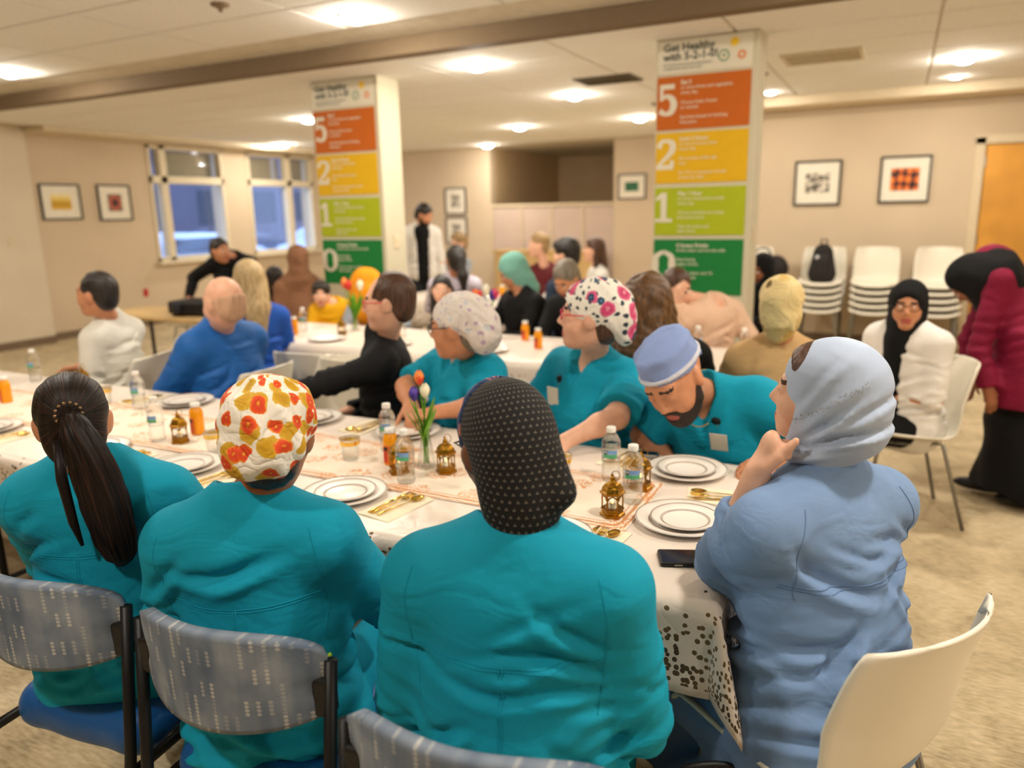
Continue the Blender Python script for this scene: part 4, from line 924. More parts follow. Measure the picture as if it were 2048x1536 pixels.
# chairs: diners' seats, spare chairs, stacks by the wall
grey(-1.645, 1.075, 6, 'grey-backed chair with a blue seat, under the ponytailed diner'); grey(-1.117, 1.104, 6, 'grey-backed chair with a blue seat, under the yellow floral cap'); grey(-.525, 1.03, 6, 'grey-backed chair at the bottom edge, under the black dotted cap')
shell(-.07, 1.625, 58, 'white shell chair under the denim-clad person')
shell(.12, 4.25, 105, 'white shell chair of the person in black headscarf and white coat')
for x, y, a, l in [(-4.4, 3.65, 75, 'white shell chair left of the person in the blue jacket'), (-2.68, 3.02, 178, 'empty white shell chair behind the yellow floral cap'), (-3.05, 3.5, 5, 'white shell chair pushed to the second table, left of the person in black'), (-2.62, 3.42, -5, 'white shell chair half hidden by the person in black'),
                   (-4.35, 5.05, 185, 'white shell chair behind the child in yellow'), (-7.0, 5.9, 120, 'pale chair by the window near the suited person'), (-1.62, 2.80, 160, 'white shell chair under the sheer-capped person'), (-1.07, 2.87, 160, 'white shell chair under the floral-capped person'), (-.42, 2.97, 178, 'white shell chair under the person in the blue cap'), (-2.10, 2.95, 120, 'white shell chair under the person in black'), (-3.14, 2.86, 95, 'white shell chair under the person in the blue jacket'), (-4.08, 2.86, 110, 'white shell chair under the person in the white shirt')]:
    shell(x, y, a, l)
ORD = ['bottom', 'second from the bottom', 'third from the bottom', 'second from the top', 'topmost']
for x, w in [(-.72, 'under the backpack'), (-.18, 'in the middle by the wall'), (.42, 'nearest the wooden door'), (-1.5, 'half hidden by the banner column')]:
    for k in range(5): shell(x, 9.12+.0*k, 180, 'white shell chair in the stack '+w+', '+ORD[k], .075*k, 'stacked white chairs')
cloth('bag_nylon', rgb(34, 30, 30), .7, .3)
bp = solid('backpack', [cap((0, 0, .05), (0, 0, .27), .15, .105, .05, flat=((0, 1, 0), .62)), cap((0, -.08, .06), (0, -.075, .16), .1, .09, .03, flat=((0, 1, 0), .5))], .014, 'bag_nylon'); bp.location = (-.72, 9.1, .80)
tag(bp, 'dark grey backpack on top of a stack of white chairs', 'backpack'); b = MB(); b.tube([(-.03, .02, .36), (-.03, .02, .42), (.03, .02, .42), (.03, .02, .36)], .009, 8); b.build('carry_loop', 'black_plastic', bp, True)
plain('pin_silver', rgb(220, 220, 224), .3); b = MB(); b.lathe([(.0001, -.004), (.02, -.004), (.022, 0), (.0001, .003)], 14); o = b.build('badge', 'pin_silver', bp, True); o.rotation_euler = (PI/2, 0, 0); o.location = (-.05, -.1, .23)
for sx in (-1, 1): b = MB(); b.tube([(sx*.06, .07, .32), (sx*.07, .11, .2), (sx*.08, .08, .06)], .014, 8); b.build('strap', 'bag_nylon', bp, True)
bx = solid('duffel_bag', [cap((-.18, 0, .1), (.18, 0, .1), .11, k=.03), cap((-.16, 0, .16), (.16, 0, .16), .09, k=.04)], .016, 'bag_nylon'); bx.location = (-1.35, 9.0, .8); tag(bx, 'black bag on the chairs beside the banner column', 'bag'); b = MB(); b.tube(spl([(-.1, 0, .24), (-.05, 0, .32), (.05, 0, .32), (.1, 0, .24)], 4), .01, 8); b.build('handle', 'black_plastic', bx, True)

tb = solid('tote_bag', [cap((-.12, 0, .08), (.12, 0, .08), .075, None, .04), cap((-.11, 0, .30), (.11, 0, .30), .06, None, .06)], .014, 'bag_nylon', mods=[creases(2, .006, .2, .15, .008)]); tb.location = (-.24, 1.36, 0); tb.rotation_euler = (0, 0, .5); tag(tb, 'black bag on the floor under the hanging corner of the tablecloth', 'bag')
for sy in (-.05, .05): b = MB(); b.tube(spl([(-.09, sy, .33), (-.06, sy, .43), (.06, sy, .43), (.09, sy, .33)], 5), .009, 8); b.build('handle', 'black_plastic', tb, True)
# ---------------------------------------------------------------- people: materials
def skin(name, col, lip):
    m, nt, p = nmat(name); c = coords(nt); n = N(nt, 'ShaderNodeTexNoise', Scale=18.0, Detail=3.0); L(nt, c, n.inputs['Vector'])
    L(nt, ramp(nt, n.outputs[0], [(.3, tuple(x*.88 for x in col)), (.7, tuple(min(1, x*1.08) for x in col))]), p.inputs['Base Color'])
    p.inputs['Roughness'].default_value = .48; p.inputs['Specular IOR Level'].default_value = .4
    plain(name+'_lip', lip, .4, var=.05)
skin('skin_fair', rgb(232, 178, 148), rgb(198, 104, 92)); skin('skin_tan', rgb(206, 142, 104), rgb(172, 86, 76)); skin('skin_brown', rgb(150, 94, 62), rgb(130, 64, 54)); skin('skin_deep', rgb(112, 70, 48), rgb(104, 52, 46))
def hairmat(name, c1, c2, rough=.45):
    m, nt, p = nmat(name); c = coords(nt, 'Object', (60, 60, 2.5)); n = N(nt, 'ShaderNodeTexNoise', Scale=2.2, Detail=3.0, Distortion=.1); L(nt, c, n.inputs['Vector'])
    L(nt, ramp(nt, n.outputs[0], [(.32, c1), (.68, c2)]), p.inputs['Base Color']); p.inputs['Roughness'].default_value = rough; bump(nt, p, n.outputs[0], .6, .006)
hairmat('hair_black', rgb(14, 11, 10), rgb(44, 34, 30)); hairmat('hair_brown', rgb(44, 26, 16), rgb(96, 60, 36)); hairmat('hair_blonde', rgb(150, 118, 74), rgb(226, 200, 150)); hairmat('hair_grey', rgb(86, 76, 64), rgb(150, 138, 120)); hairmat('hair_sandy', rgb(120, 92, 56), rgb(180, 146, 96)); hairmat('stubble', rgb(22, 15, 11), rgb(46, 30, 22), .7); hairmat('hair_thin', rgb(190, 148, 116), rgb(214, 172, 142), .6); hairmat('hair_curl', rgb(40, 24, 10), rgb(120, 80, 36))
def ponyhair():
    m, nt, p = nmat('hair_pony'); c = coords(nt, 'UV'); n = N(nt, 'ShaderNodeTexNoise', Scale=1.0, Detail=4.0); L(nt, c, n.inputs['Vector'])
    L(nt, ramp(nt, n.outputs[0], [(.34, rgb(9, 5, 4)), (.55, rgb(28, 16, 11)), (.74, rgb(70, 40, 26))]), p.inputs['Base Color']); p.inputs['Specular IOR Level'].default_value = .25; p.inputs['Roughness'].default_value = .48; bump(nt, p, n.outputs[0], .55, .004)
ponyhair()
TEAL = rgb(2, 150, 180)
cloth('scrub_teal', TEAL, .82, .5, .07, 8.0); cloth('denim', rgb(118, 146, 186), .85, .5, .12, 8.0, sheen=.05); cloth('denim_stitch', rgb(100, 128, 168), .85, .2); cloth('scrub_stitch', rgb(2, 146, 175), .85, .2)
cloth('hijab_blue', rgb(176, 190, 214), .6, .35, .05, 5.0); cloth('shirt_white', rgb(222, 218, 206), .85, .5); cloth('jacket_blue', rgb(22, 92, 168), .6, .6); cloth('jacket_black', rgb(13, 14, 18), .8, .5); cloth('coat_blue', rgb(20, 80, 176), .7, .4)
cloth('black_cloth', rgb(6, 6, 8), .85, .4); cloth('brown_cloth', rgb(142, 100, 74), .85, .3); cloth('orange_cloth', rgb(226, 142, 14), .8, .3); cloth('yellow_cloth', rgb(232, 172, 10), .8, .3); cloth('coat_white', rgb(232, 226, 218), .8, .4); cloth('lavender', rgb(206, 196, 210), .85, .3); cloth('mint', rgb(124, 182, 168), .8, .3)
cloth('maroon', rgb(92, 26, 30), .8, .3); cloth('navy', rgb(38, 50, 70), .8, .4); cloth('grey_cloth', rgb(150, 156, 164), .85, .3); cloth('pale_pink', rgb(236, 220, 218), .8, .5); cloth('magenta', rgb(122, 6, 48), .75, .4); cloth('beige_cloth', rgb(196, 160, 112), .85, .4); cloth('blush', rgb(226, 190, 162), .85, .3); cloth('hijab_cream', rgb(226, 200, 138), .8, .5); cloth('cap_blue', rgb(138, 158, 208), .8, .4); cloth('cap_band', rgb(214, 214, 222), .8, .2); cloth('trousers_dark', rgb(30, 32, 38), .85, .4)
plain('eye_white', rgb(236, 228, 220), .2, var=.01); plain('iris_dark', rgb(40, 24, 14), .15); plain('glasses_black', rgb(14, 14, 16), .3); plain('glasses_red', rgb(214, 40, 76), .3); plain('lime_tape', rgb(180, 220, 40), .6); clear('lens_glass', mixf=.92, ior=1.2)
def flower_cap(name, base, cols, scale, thr, dist, randv=.9):
    """printed cotton: scattered blossoms in several colours, each with a ragged edge and a paler eye"""
    m, nt, p = nmat(name); c = coords(nt, 'UV'); n = N(nt, 'ShaderNodeTexNoise', Scale=scale*1.7, Detail=3.0); L(nt, c, n.inputs['Vector'])
    add = N(nt, 'ShaderNodeMix', _data_type='VECTOR'); add.inputs[0].default_value = dist; L(nt, c, add.inputs[4]); L(nt, n.outputs['Color'], add.inputs[5])
    out = base; prev = None
    for k, (sc, th, ramp_) in enumerate(cols):
        mp = N(nt, 'ShaderNodeMapping'); mp.inputs['Location'].default_value = (k*.37, k*.71, 0); L(nt, add.outputs[1], mp.inputs[0])
        v = N(nt, 'ShaderNodeTexVoronoi', _voronoi_dimensions='2D', Scale=scale*sc, Randomness=randv); L(nt, mp.outputs[0], v.inputs['Vector'])
        s = N(nt, 'ShaderNodeSeparateColor'); L(nt, v.outputs['Color'], s.inputs[0])
        rag = math_(nt, 'ADD', v.outputs['Distance'], math_(nt, 'MULTIPLY', math_(nt, 'SUBTRACT', n.outputs[0], .5), .22))
        on = math_(nt, 'MULTIPLY', math_(nt, 'LESS_THAN', rag, th), math_(nt, 'LESS_THAN', s.outputs[1], thr))
        col = ramp(nt, math_(nt, 'DIVIDE', v.outputs['Distance'], th), ramp_)
        out = mixc(nt, on, out, col)
    L(nt, out, p.inputs['Base Color']); p.inputs['Roughness'].default_value = .75
    w = N(nt, 'ShaderNodeTexNoise', Scale=16.0, Detail=3.0, Distortion=.8); L(nt, coords(nt), w.inputs['Vector']); r = math_(nt, 'POWER', math_(nt, 'MULTIPLY', math_(nt, 'ABSOLUTE', math_(nt, 'SUBTRACT', w.outputs[0], .5)), 4), .6); bump(nt, p, r, .55, .008)
flower_cap('cap_poppy', rgb(246, 238, 224), [(1.0, .40, [(.0, rgb(200, 150, 20)), (.6, rgb(206, 156, 14)), (1, rgb(222, 180, 60))]), (1.15, .36, [(.0, rgb(236, 180, 40)), (.25, rgb(214, 60, 16)), (.8, rgb(230, 80, 20)), (1, rgb(240, 160, 60))])], 24.0, .72, .022)
flower_cap('cap_garden', rgb(244, 238, 226), [(2.6, .28, [(0, rgb(30, 36, 48)), (1, rgb(60, 70, 84))]), (1.0, .36, [(0, rgb(240, 170, 190)), (.4, rgb(206, 40, 100)), (1, rgb(226, 110, 150))]), (1.2, .26, [(0, rgb(110, 150, 180)), (.5, rgb(30, 60, 90)), (1, rgb(40, 80, 110))])], 15.0, .5, .02)
flower_cap('cap_sheer', rgb(226, 216, 208), [(2.2, .2, [(0, rgb(178, 150, 180)), (1, rgb(200, 176, 196))]), (1.6, .22, [(0, rgb(196, 200, 206)), (1, rgb(206, 206, 208))])], 14.0, .5, .03)
flower_cap('scarf_print', rgb(228, 204, 146), [(.8, .3, [(0, rgb(206, 170, 90)), (1, rgb(214, 184, 116))]), (1.1, .18, [(0, rgb(90, 70, 30)), (1, rgb(140, 110, 50))])], 9.0, .4, .03)
flower_cap('blouse_print', rgb(226, 222, 214), [(1.6, .3, [(0, rgb(120, 70, 70)), (1, rgb(150, 130, 120))])], 16.0, .4, .03)
def dotted():
    m, nt, p = nmat('cap_dots'); c = coords(nt, 'UV'); s = N(nt, 'ShaderNodeSeparateXYZ'); L(nt, c, s.inputs[0]); out = None
    gy = math_(nt, 'MULTIPLY', s.outputs[1], 88.0*1.15); row = math_(nt, 'FLOOR', gy); gx = math_(nt, 'ADD', math_(nt, 'MULTIPLY', s.outputs[0], 88.0*1.02), math_(nt, 'MULTIPLY', math_(nt, 'MODULO', row, 2.0), .5))
    fx = math_(nt, 'FRACT', gx); fy = math_(nt, 'FRACT', gy)
    for (px, py) in ((.38, .42), (.62, .42), (.50, .62)):
        d = math_(nt, 'SQRT', math_(nt, 'ADD', math_(nt, 'POWER', math_(nt, 'SUBTRACT', fx, px), 2), math_(nt, 'POWER', math_(nt, 'SUBTRACT', fy, py), 2))); on = math_(nt, 'LESS_THAN', d, .060); out = on if out is None else math_(nt, 'MAXIMUM', out, on)
    L(nt, mixc(nt, out, rgb(6, 5, 6), rgb(170, 162, 146)), p.inputs['Base Color']); p.inputs['Roughness'].default_value = .85; 
dotted()

# ---------------------------------------------------------------- people: geometry
HEAD = [ell((0, -.018, .035), (.076, .096, .088), k=.01), ell((0, .022, -.035), (.061, .074, .088), k=.05), ell((0, .066, -.098), (.026, .022, .020), k=.035), ell((.036, .056, -.035), (.026, .028, .030), k=.025), ell((-.036, .056, -.035), (.026, .028, .030), k=.025),
        cap((-.034, .077, .026), (.034, .077, .026), .013, k=.02), ell((.031, .103, .006), (.018, .016, .013), k=.012, op='s'), ell((-.031, .103, .006), (.018, .016, .013), k=.012, op='s'),
        cap((0, .088, .014), (0, .108, -.026), .0075, .0115, k=.014), ell((.012, .096, -.032), (.009, .011, .008), k=.008), ell((-.012, .096, -.032), (.009, .011, .008), k=.008), cap((-.016, .088, -.062), (.016, .088, -.062), .0075, k=.008), cap((-.014, .087, -.074), (.014, .087, -.074), .0085, k=.008),
        ell((.031, .083, .004), (.0145, .012, .0125), k=.006), ell((-.031, .083, .004), (.0145, .012, .0125), k=.006),
        ell((.079, -.006, -.008), (.010, .021, .032), rotm(-18, 0, 8), k=.012), ell((-.079, -.006, -.008), (.010, .021, .032), rotm(18, 0, -8), k=.012)]
EARLESS = HEAD[:-2]
def hand_prims(w, d, nrm, side, curl=30, s=1.0, spread=.02, thumb=None):
    """palm, four unequal fingers of three bones and a thumb; d: wrist->knuckles, nrm: way the palm faces, side: +1 if the thumb lies along d x nrm"""
    w = np.array(w, float); d = np.array(d, float); d /= np.linalg.norm(d); nrm = np.array(nrm, float); nrm -= d*(nrm@d); nrm /= np.linalg.norm(nrm); lat = np.cross(d, nrm)*side
    out = [cap(w+d*.012*s, w+d*.07*s+lat*.004*s, .030*s, .037*s, .012, flat=(nrm, .48)), cap(w-d*.02*s, w+d*.02*s, .027*s, .029*s, .02, flat=(nrm, .75))]
    for i, (o, l, r) in enumerate(((.028, .073, .0092), (.0095, .082, .0095), (-.0095, .076, .0090), (-.027, .060, .0080))):
        p = w+d*(.082-.004*abs(i-1))*s+lat*o*s; dd = d+lat*spread*(1.5-i); a = 0
        for f in (.46, .30, .24):
            a += math.radians(curl*(1.15 if f < .4 else 1.0)); q = p+(dd*math.cos(a)+nrm*math.sin(a))*l*f*s; out.append(cap(p, q, r*s, r*.94*s, .004)); p = q
    b = w+d*.022*s+lat*.026*s; t1 = thumb if thumb is not None else (d*.62+lat*.62+nrm*.35); t1 = np.array(t1, float); t1 /= np.linalg.norm(t1)
    t2 = t1*.9+d*.45; t2 /= np.linalg.norm(t2); k1 = b+t1*.042*s; out += [cap(b, k1, .0155*s, .0118*s, .012), cap(k1, k1+t2*.032*s, .0112*s, .0095*s, .005), cap(k1+t2*.032*s, k1+t2*.052*s, .0098*s, .0085*s, .004)]
    return out
def eye_mesh():
    b = MB(); b.lathe([(.0001, -.012)]+[(.012*math.sin(a), -.012*math.cos(a)) for a in np.linspace(.25, PI-.25, 9)]+[(.0001, .012)], 14); me = b.mesh('eye'); me.materials.append(MATS['eye_white']); me.materials.append(MATS['iris_dark'])
    for p in me.polygons:
        p.use_smooth = True
        if p.center.z > .0098: p.material_index = 1
    return me
EYE = eye_mesh()
PEOPLE = {}
def person(key, label, loc, yaw, **o):
    g = o.get; s = g('s', 1.0); w = g('w', 1.0); sit = g('sit', True); res = g('res', .014); far = res > .013
    hz = g('hz', (.50 if sit else .95)*(1 if sit else s)); P0 = V3(0, 0, hz)
    ya = math.radians(yaw); Rw = np.array([[math.cos(ya), -math.sin(ya), 0], [math.sin(ya), math.cos(ya), 0], [0, 0, 1]]); base = V3(loc[0], loc[1], 0)
    loc_of = lambda p: Rw.T @ (np.array(p, float)-base)
    T = rotm(g('twist', 0), g('lean', 4), g('side', 0)); tp = lambda x, y, z: P0+T @ V3(x*s, y*s, z*s); fw = T @ V3(0, 1, 0)
    sw = .172*math.sqrt(w)*g('shw', 1.0)
    Rh = rotm(g('hy', yaw)-yaw, g('hp', 0), g('hr', 0)); nb = tp(0, -.012, .52)
    hc = loc_of(g('hc')) if g('hc') is not None else nb+T @ V3(0, .03*s, .06*s)+Rh @ V3(0, .012*s, .085*s)
    hs = s*g('hs', 1.0)
    # arms
    arms = {}
    for sx, side in ((-1, 'L'), (1, 'R')):
        S = tp(sx*sw, -.012, .435-g('drop'+side, 0)); a = g('arm'+side, 'lap')
        if a == 'lap': E = S+V3(sx*.05, .02, -.27)*s; Wr = E+V3(-sx*.13, .2, -.02)*s
        elif a == 'table': E = S+V3(sx*.07, .14, -.22)*s; Wr = E+V3(-sx*.14, .2, .0)*s
        elif a == 'down': E = S+V3(sx*.05, -.01, -.27)*s; Wr = E+V3(sx*.01, .06, -.24)*s
        else: E, Wr = loc_of(a[0]), loc_of(a[1])
        arms[side] = (S, E, Wr)
    def torso(i, k=.08):
        q = [cap(tp(-.065*w, 0, .02), tp(.065*w, 0, .02), .112*w*s+i, None, k, flat=(fw, .95)), cap(tp(0, .0, .05), tp(0, .008, .22), .152*w*s+i, .14*w*s+i, k, flat=(fw, .80)), cap(tp(0, .008, .22), tp(0, .0, .37), .146*w*s+i, .152*math.sqrt(w)*s+i, k, flat=(fw, .72)),
             cap(tp(-sw+.02, -.014, .445), tp(sw-.02, -.014, .445), .060*s+i, None, .07), cap(tp(-.09, -.02, .475), tp(-.02, -.018, .535), .045*s+i, .04*s+i, .05), cap(tp(.09, -.02, .475), tp(.02, -.018, .535), .045*s+i, .04*s+i, .05)]
        if g('bust') and i > -.02: q += [ell(tp(-.072, .085, .30), (.058*s+i, .053*s+i, .063*s+i), k=.06), ell(tp(.072, .085, .30), (.058*s+i, .053*s+i, .063*s+i), k=.06)]
        if g('belly'): q.append(ell(tp(0, .07, .12), (.14*w*s+i, .11*w*s+i, .13*s+i), k=.08))
        return q
    # legs
    if sit: H = [V3(sx*.095*w*s, .02, hz-.02) for sx in (-1, 1)]; K = [V3(sx*g('knee', .12), .43*s, hz-.03) for sx in (-1, 1)]; A = [V3(sx*.13, g('footy', .40)*s, .09) for sx in (-1, 1)]
    else: H = [V3(sx*.085*s, 0, hz-.04) for sx in (-1, 1)]; K = [V3(sx*.09*s, .02, .5*s) for sx in (-1, 1)]; A = [V3(sx*.095*s, g('stepy', 0)*sx, .09) for sx in (-1, 1)]
    # skin: head, neck, torso, arms, hands in one surface
    covered = g('headcover', False)
    body = torso(-.034)+xf(EARLESS if covered else HEAD, Rh, hc, hs)+[cap(tp(0, -.018, .50), hc+Rh @ V3(0, -.022, -.055)*hs, .056*s, .050*s, .03)]
    for sx, side in ((-1, 'L'), (1, 'R')):
        S, E, Wr = arms[side]; body += [cap(S, E, .047*s*w**.5, .040*s*w**.5, .03), cap(E, E+(Wr-E)*.35, .041*s*w**.5, .041*s, .02), cap(E+(Wr-E)*.35, Wr, .041*s, .026*s, .02)]
        hd = g('hand'+side, {}); d = Wr-E; d = d/np.linalg.norm(d)
        dd = Rw.T @ np.array(hd['d']) if 'd' in hd else d; nn = Rw.T @ np.array(hd['n']) if 'n' in hd else V3(0, 0, -1.0)+V3(-sx*.3, 0, 0)
        th = Rw.T @ np.array(hd['t']) if 't' in hd else None
        body += hand_prims(Wr, dd, nn, hd.get('side', -sx), hd.get('curl', 22), s*.95, thumb=th)
    def slots(c):
        q = (c-hc) @ Rh/hs; x, y, z = np.abs(q[:, 0]), q[:, 1], q[:, 2]; r = np.zeros(len(c), int)
        r[(x < .023-.0*z) & (y > .078) & (z < -.056) & (z > -.081)] = 1
        r[(x > .012) & (x < .050) & (y > .055) & (z > .0235) & (z < .0325)] = 2
        return r
    ob = solid('person', body, res, [g('skin', 'skin_fair'), g('skin', 'skin_fair')+'_lip', g('brow', 'stubble')], slots=slots)
    ob.location = base; ob.rotation_euler = (0, 0, ya); tag(ob, label, 'person', g('group'))
    ctx = dict(ob=ob, Rh=Rh, hc=hc, hs=hs, tp=tp, T=T, P0=P0, fw=fw, arms=arms, s=s, w=w, K=K, A=A, H=H, base=base, Rw=Rw, loc_of=loc_of, res=res)
    # top garment
    ctop, sleeve, neck, inf = g('top', 'black_cloth'), g('sleeve', 'long'), g('neck', 'crew'), g('inf', .012)
    tg = torso(inf)
    for sx, side in ((-1, 'L'), (1, 'R')):
        S, E, Wr = arms[side]; f = w**.4
        if sleeve == 'short':
            e = S+(E-S)*.86; tg += [cap(S-(E-S)*.1, S+(E-S)*.4, .060*s*f+inf, .062*s*f+inf, .05), cap(S, e, .060*s*f+inf, .066*s*f+inf, .02, flatcut=True)]
        else: tg += [cap(S, E, .052*s*f+inf, .046*s*f+inf, .04), cap(E, E+(Wr-E)*g('cuff', .95), .046*s*f+inf, .034*s+inf, .02, flatcut=True)]
    tg += [cap(tp(-.07*w, .0, -.04), tp(.07*w, .0, -.04), .112*w*s+inf, None, .06, flat=(fw, 1.0))]
    if g('extra_top'): tg += g('extra_top')(ctx)
    if neck == 'v': tg += [cap(tp(0, .0, .58), tp(0, .035, .55), .062*s, .066*s, .01, 's'), cap(tp(0, .06, .53), tp(0, .14, .415), .052*s, .004, .008, 's')]
    elif neck == 'crew': tg += [cap(tp(0, .0, .585), tp(0, .03, .56), .058*s, .062*s, .01, 's')]
    tz = tp(0, 0, .12)[2]; seed = (hash(key) % 97)/7.0 if False else sum(map(ord, key)) % 13
    rg = random.Random(seed+5); lines = []
    nw = g('nw', 40 if not far else 10)
    for i in range(nw):
        sgn = -1 if rg.random() < .62 else 1; zz = rg.choice((rg.uniform(-.02, .2), rg.uniform(.0, .16), rg.uniform(.1, .42))); xx = rg.uniform(-.17, .17)*w**.5
        tilt = rg.uniform(-.45, .45)+(-.5 if xx > .08 else .5 if xx < -.08 else 0)*(1 if zz > .12 else .3)*rg.choice((1, 1, -.4))
        d_ = T @ V3(math.cos(tilt), 0, math.sin(tilt)); n_ = T @ V3(-math.sin(tilt), 0, math.cos(tilt))
        lines.append((tp(xx, sgn*.11*w, zz), d_, n_, rg.uniform(.06, .15), rg.uniform(.008, .018)*g('wamp', 1.0), rg.uniform(.009, .015), rg.uniform(-2.5, 2.5)))
    for side in ('L', 'R'):
        S, E, Wr = arms[side]
        for i in range(nw//4):
            q_ = rg.random(); c_ = S+(E-S)*(.25+q_*.85) if i % 2 else E+(Wr-E)*q_*.5; ad = (E-S)/(np.linalg.norm(E-S)+1e-6); dd_ = np.cross(ad, V3(rg.uniform(-1, 1), rg.uniform(-1, 1), rg.uniform(-1, 1))); dd_ = dd_/np.linalg.norm(dd_)+ad*rg.uniform(-.6, .6); dd_ /= np.linalg.norm(dd_); n_ = ad-dd_*(ad @ dd_); n_ /= np.linalg.norm(n_)+1e-6
            lines.append((c_, dd_, n_, rg.uniform(.05, .09), rg.uniform(.006, .012)*g('wamp', 1.0), rg.uniform(.008, .012), rg.uniform(-4, 4)))
    top = solid(g('topname', 'shirt'), tg, g('tres', res), ctop, ob, mods=[creases(seed, g('fold', .003), tz, .13, g('zfold', .006))]+([wrinkles(lines)] if lines else []))
    ctx['top'] = top
    # lower garment
    if g('legs', True):
        lg = []
        for i in (0, 1):
            lg += [cap(H[i], K[i], .098*s*w**.6, .074*s, .04), cap(K[i], A[i]+V3(0, 0, -.03), .074*s, .070*s if not g('skirt') else .11*s, .04, flatcut=True)]
        lg += [cap(tp(-.07*w, 0, -.02), tp(.07*w, 0, -.02), .108*w*s, None, .06, flat=(fw, 1.0))]
        if g('skirt'): lg += [cap((H[0]+H[1])/2, (K[0]+K[1])/2, .15*s, .14*s, .08), cap((K[0]+K[1])/2, (A[0]+A[1])/2, .14*s, .17*s, .06, flatcut=True)]
        solid('trousers' if not g('skirt') else 'skirt', lg, max(res, .014), g('bottom', 'trousers_dark'), ob, mods=[creases(seed+3, .005)])
        for i in (0, 1): solid('shoe', [ell(A[i]+V3(0, .05, -.04), (.044, .125, .036), k=.01), ell(A[i]+V3(0, -.01, -.015), (.042, .055, .055), k=.03)], .014, g('shoes', 'black_plastic'), ob)
    # head things
    hl = lambda pr: xf(pr, Rh, hc, hs)
    ctx['hl'] = hl
    def sph(v):
        q = (v-hc) @ Rh/hs; r = np.linalg.norm(q, axis=1)+1e-6; return np.stack([np.arctan2(q[:, 0], -q[:, 1])*.11, np.arcsin(np.clip(q[:, 2]/r, -1, 1))*.12], 1)
    ctx['sph'] = sph
    hair = g('hair')
    if hair:
        kind, hm = hair
        FACE = [ell((0, .128, -.035), (.078, .095, .12), k=.012, op='s'), ell((.085, .02, -.03), (.03, .028, .045), k=.01, op='s'), ell((-.085, .02, -.03), (.03, .028, .045), k=.01, op='s')]
        capp = [ell((0, -.02, .042), (.086, .106, .094), k=.01), ell((0, -.062, -.03), (.072, .052, .062), k=.04)]
        if kind == 'short': pr = capp+FACE
        elif kind == 'receding': pr = capp+FACE+[ell((0, .085, .075), (.062, .09, .07), k=.012, op='s')]
        elif kind == 'bald': pr = capp+FACE+[ell((0, .01, .095), (.12, .15, .098), k=.015, op='s')]
        elif kind == 'full': pr = [ell((0, -.015, .05), (.094, .115, .100), k=.01), ell((0, -.065, -.03), (.08, .06, .075), k=.04), cap((-.04, .07, .085), (.04, .07, .085), .026, k=.03)]+FACE
        elif kind == 'long': pr = capp+[cap((0, -.085, .02), (0, -.115, -.16), .072, .075, .03, flat=((0, 1, 0), .6)), cap((0, -.115, -.16), (0, -.105, -.29), .075, .055, .02, flat=((0, 1, 0), .5)), cap((-.075, -.02, 0), (-.085, -.03, -.17), .03, .03, .03), cap((.075, -.02, 0), (.085, -.03, -.17), .03, .03, .03)]+FACE
        elif kind == 'curly': pr = [ell((0, -.03, .04), (.105, .12, .105), k=.02), cap((0, -.09, 0), (0, -.12, -.2), .10, .115, .04, flat=((0, 1, 0), .7)), cap((0, -.12, -.2), (.01, -.13, -.36), .11, .07, .04, flat=((0, 1, 0), .6)), cap((-.09, -.02, -.02), (-.1, -.04, -.2), .04, .05, .03), cap((.09, -.02, -.02), (.1, -.04, -.2), .04, .05, .03)]+FACE
        elif kind == 'pony': pr = capp+[ell((0, -.115, .03), (.03, .03, .03), k=.02), cap((0, -.125, .02), (.02, -.15, -.12), .034, .046, .02), cap((.02, -.15, -.12), (.03, -.13, -.27), .046, .018, .02)]+FACE
        elif kind == 'slick': pr = [ell((0, -.02, .04), (.083, .103, .092), k=.01), ell((0, -.06, -.04), (.068, .048, .06), k=.04)]+FACE
        wob = (lambda X, Y, Z, v: v+np.float32(.006)*np.sin(70*X+40*Z+3*np.sin(30*Y+20*Z))*np.sin(60*Z+30*Y)) if kind == 'curly' else (lambda X, Y, Z, v: v+np.float32(.0016)*np.sin(210*X+60*Y+np.sin(40*Z)*2))
        ctx['hairobj'] = solid('hair', hl(pr), min(res, .010) if not far else .012, hm, ob, mods=[wob], uv=sph)
    hj = g('hijab')
    if hj:
        hm, drape = hj
        pr = hl([ell((0, -.022, .034), (.094, .115, .106), k=.01), ell((0, -.02, -.06), (.086, .095, .11), k=.05), cap((0, -.03, -.12), (0, -.02, -.16), .082, .10, .05)])
        dw = g('drw', 1.0)
        if drape: pr += [cap(tp(-.10*dw, -.0, .46), tp(.10*dw, -.0, .46), .10*s*dw, None, .08), cap(tp(0, -.05, .44), tp(0, -.06, .44-drape), .13*s*dw, .12*s*dw, .08, flat=(fw, .5)), cap(tp(0, .09, .44), tp(0, .11, .44-drape*.8), .12*s*dw, .10*s*dw, .06, flat=(fw, .45))]
        pr += hl([ell((0, .135, -.014), (.060, .085, .092), k=.014, op='s')])
        ctx['hijabobj'] = solid('headscarf', pr, min(res, .012), hm, ob, mods=[creases(seed+1, .004, None, f=2.0)], uv=sph)
    if g('cap'):
        nm, pr, cm, md = g('cap'); ctx['capobj'] = solid(nm, hl(pr), min(res, .009), cm, ob, mods=md, uv=sph)
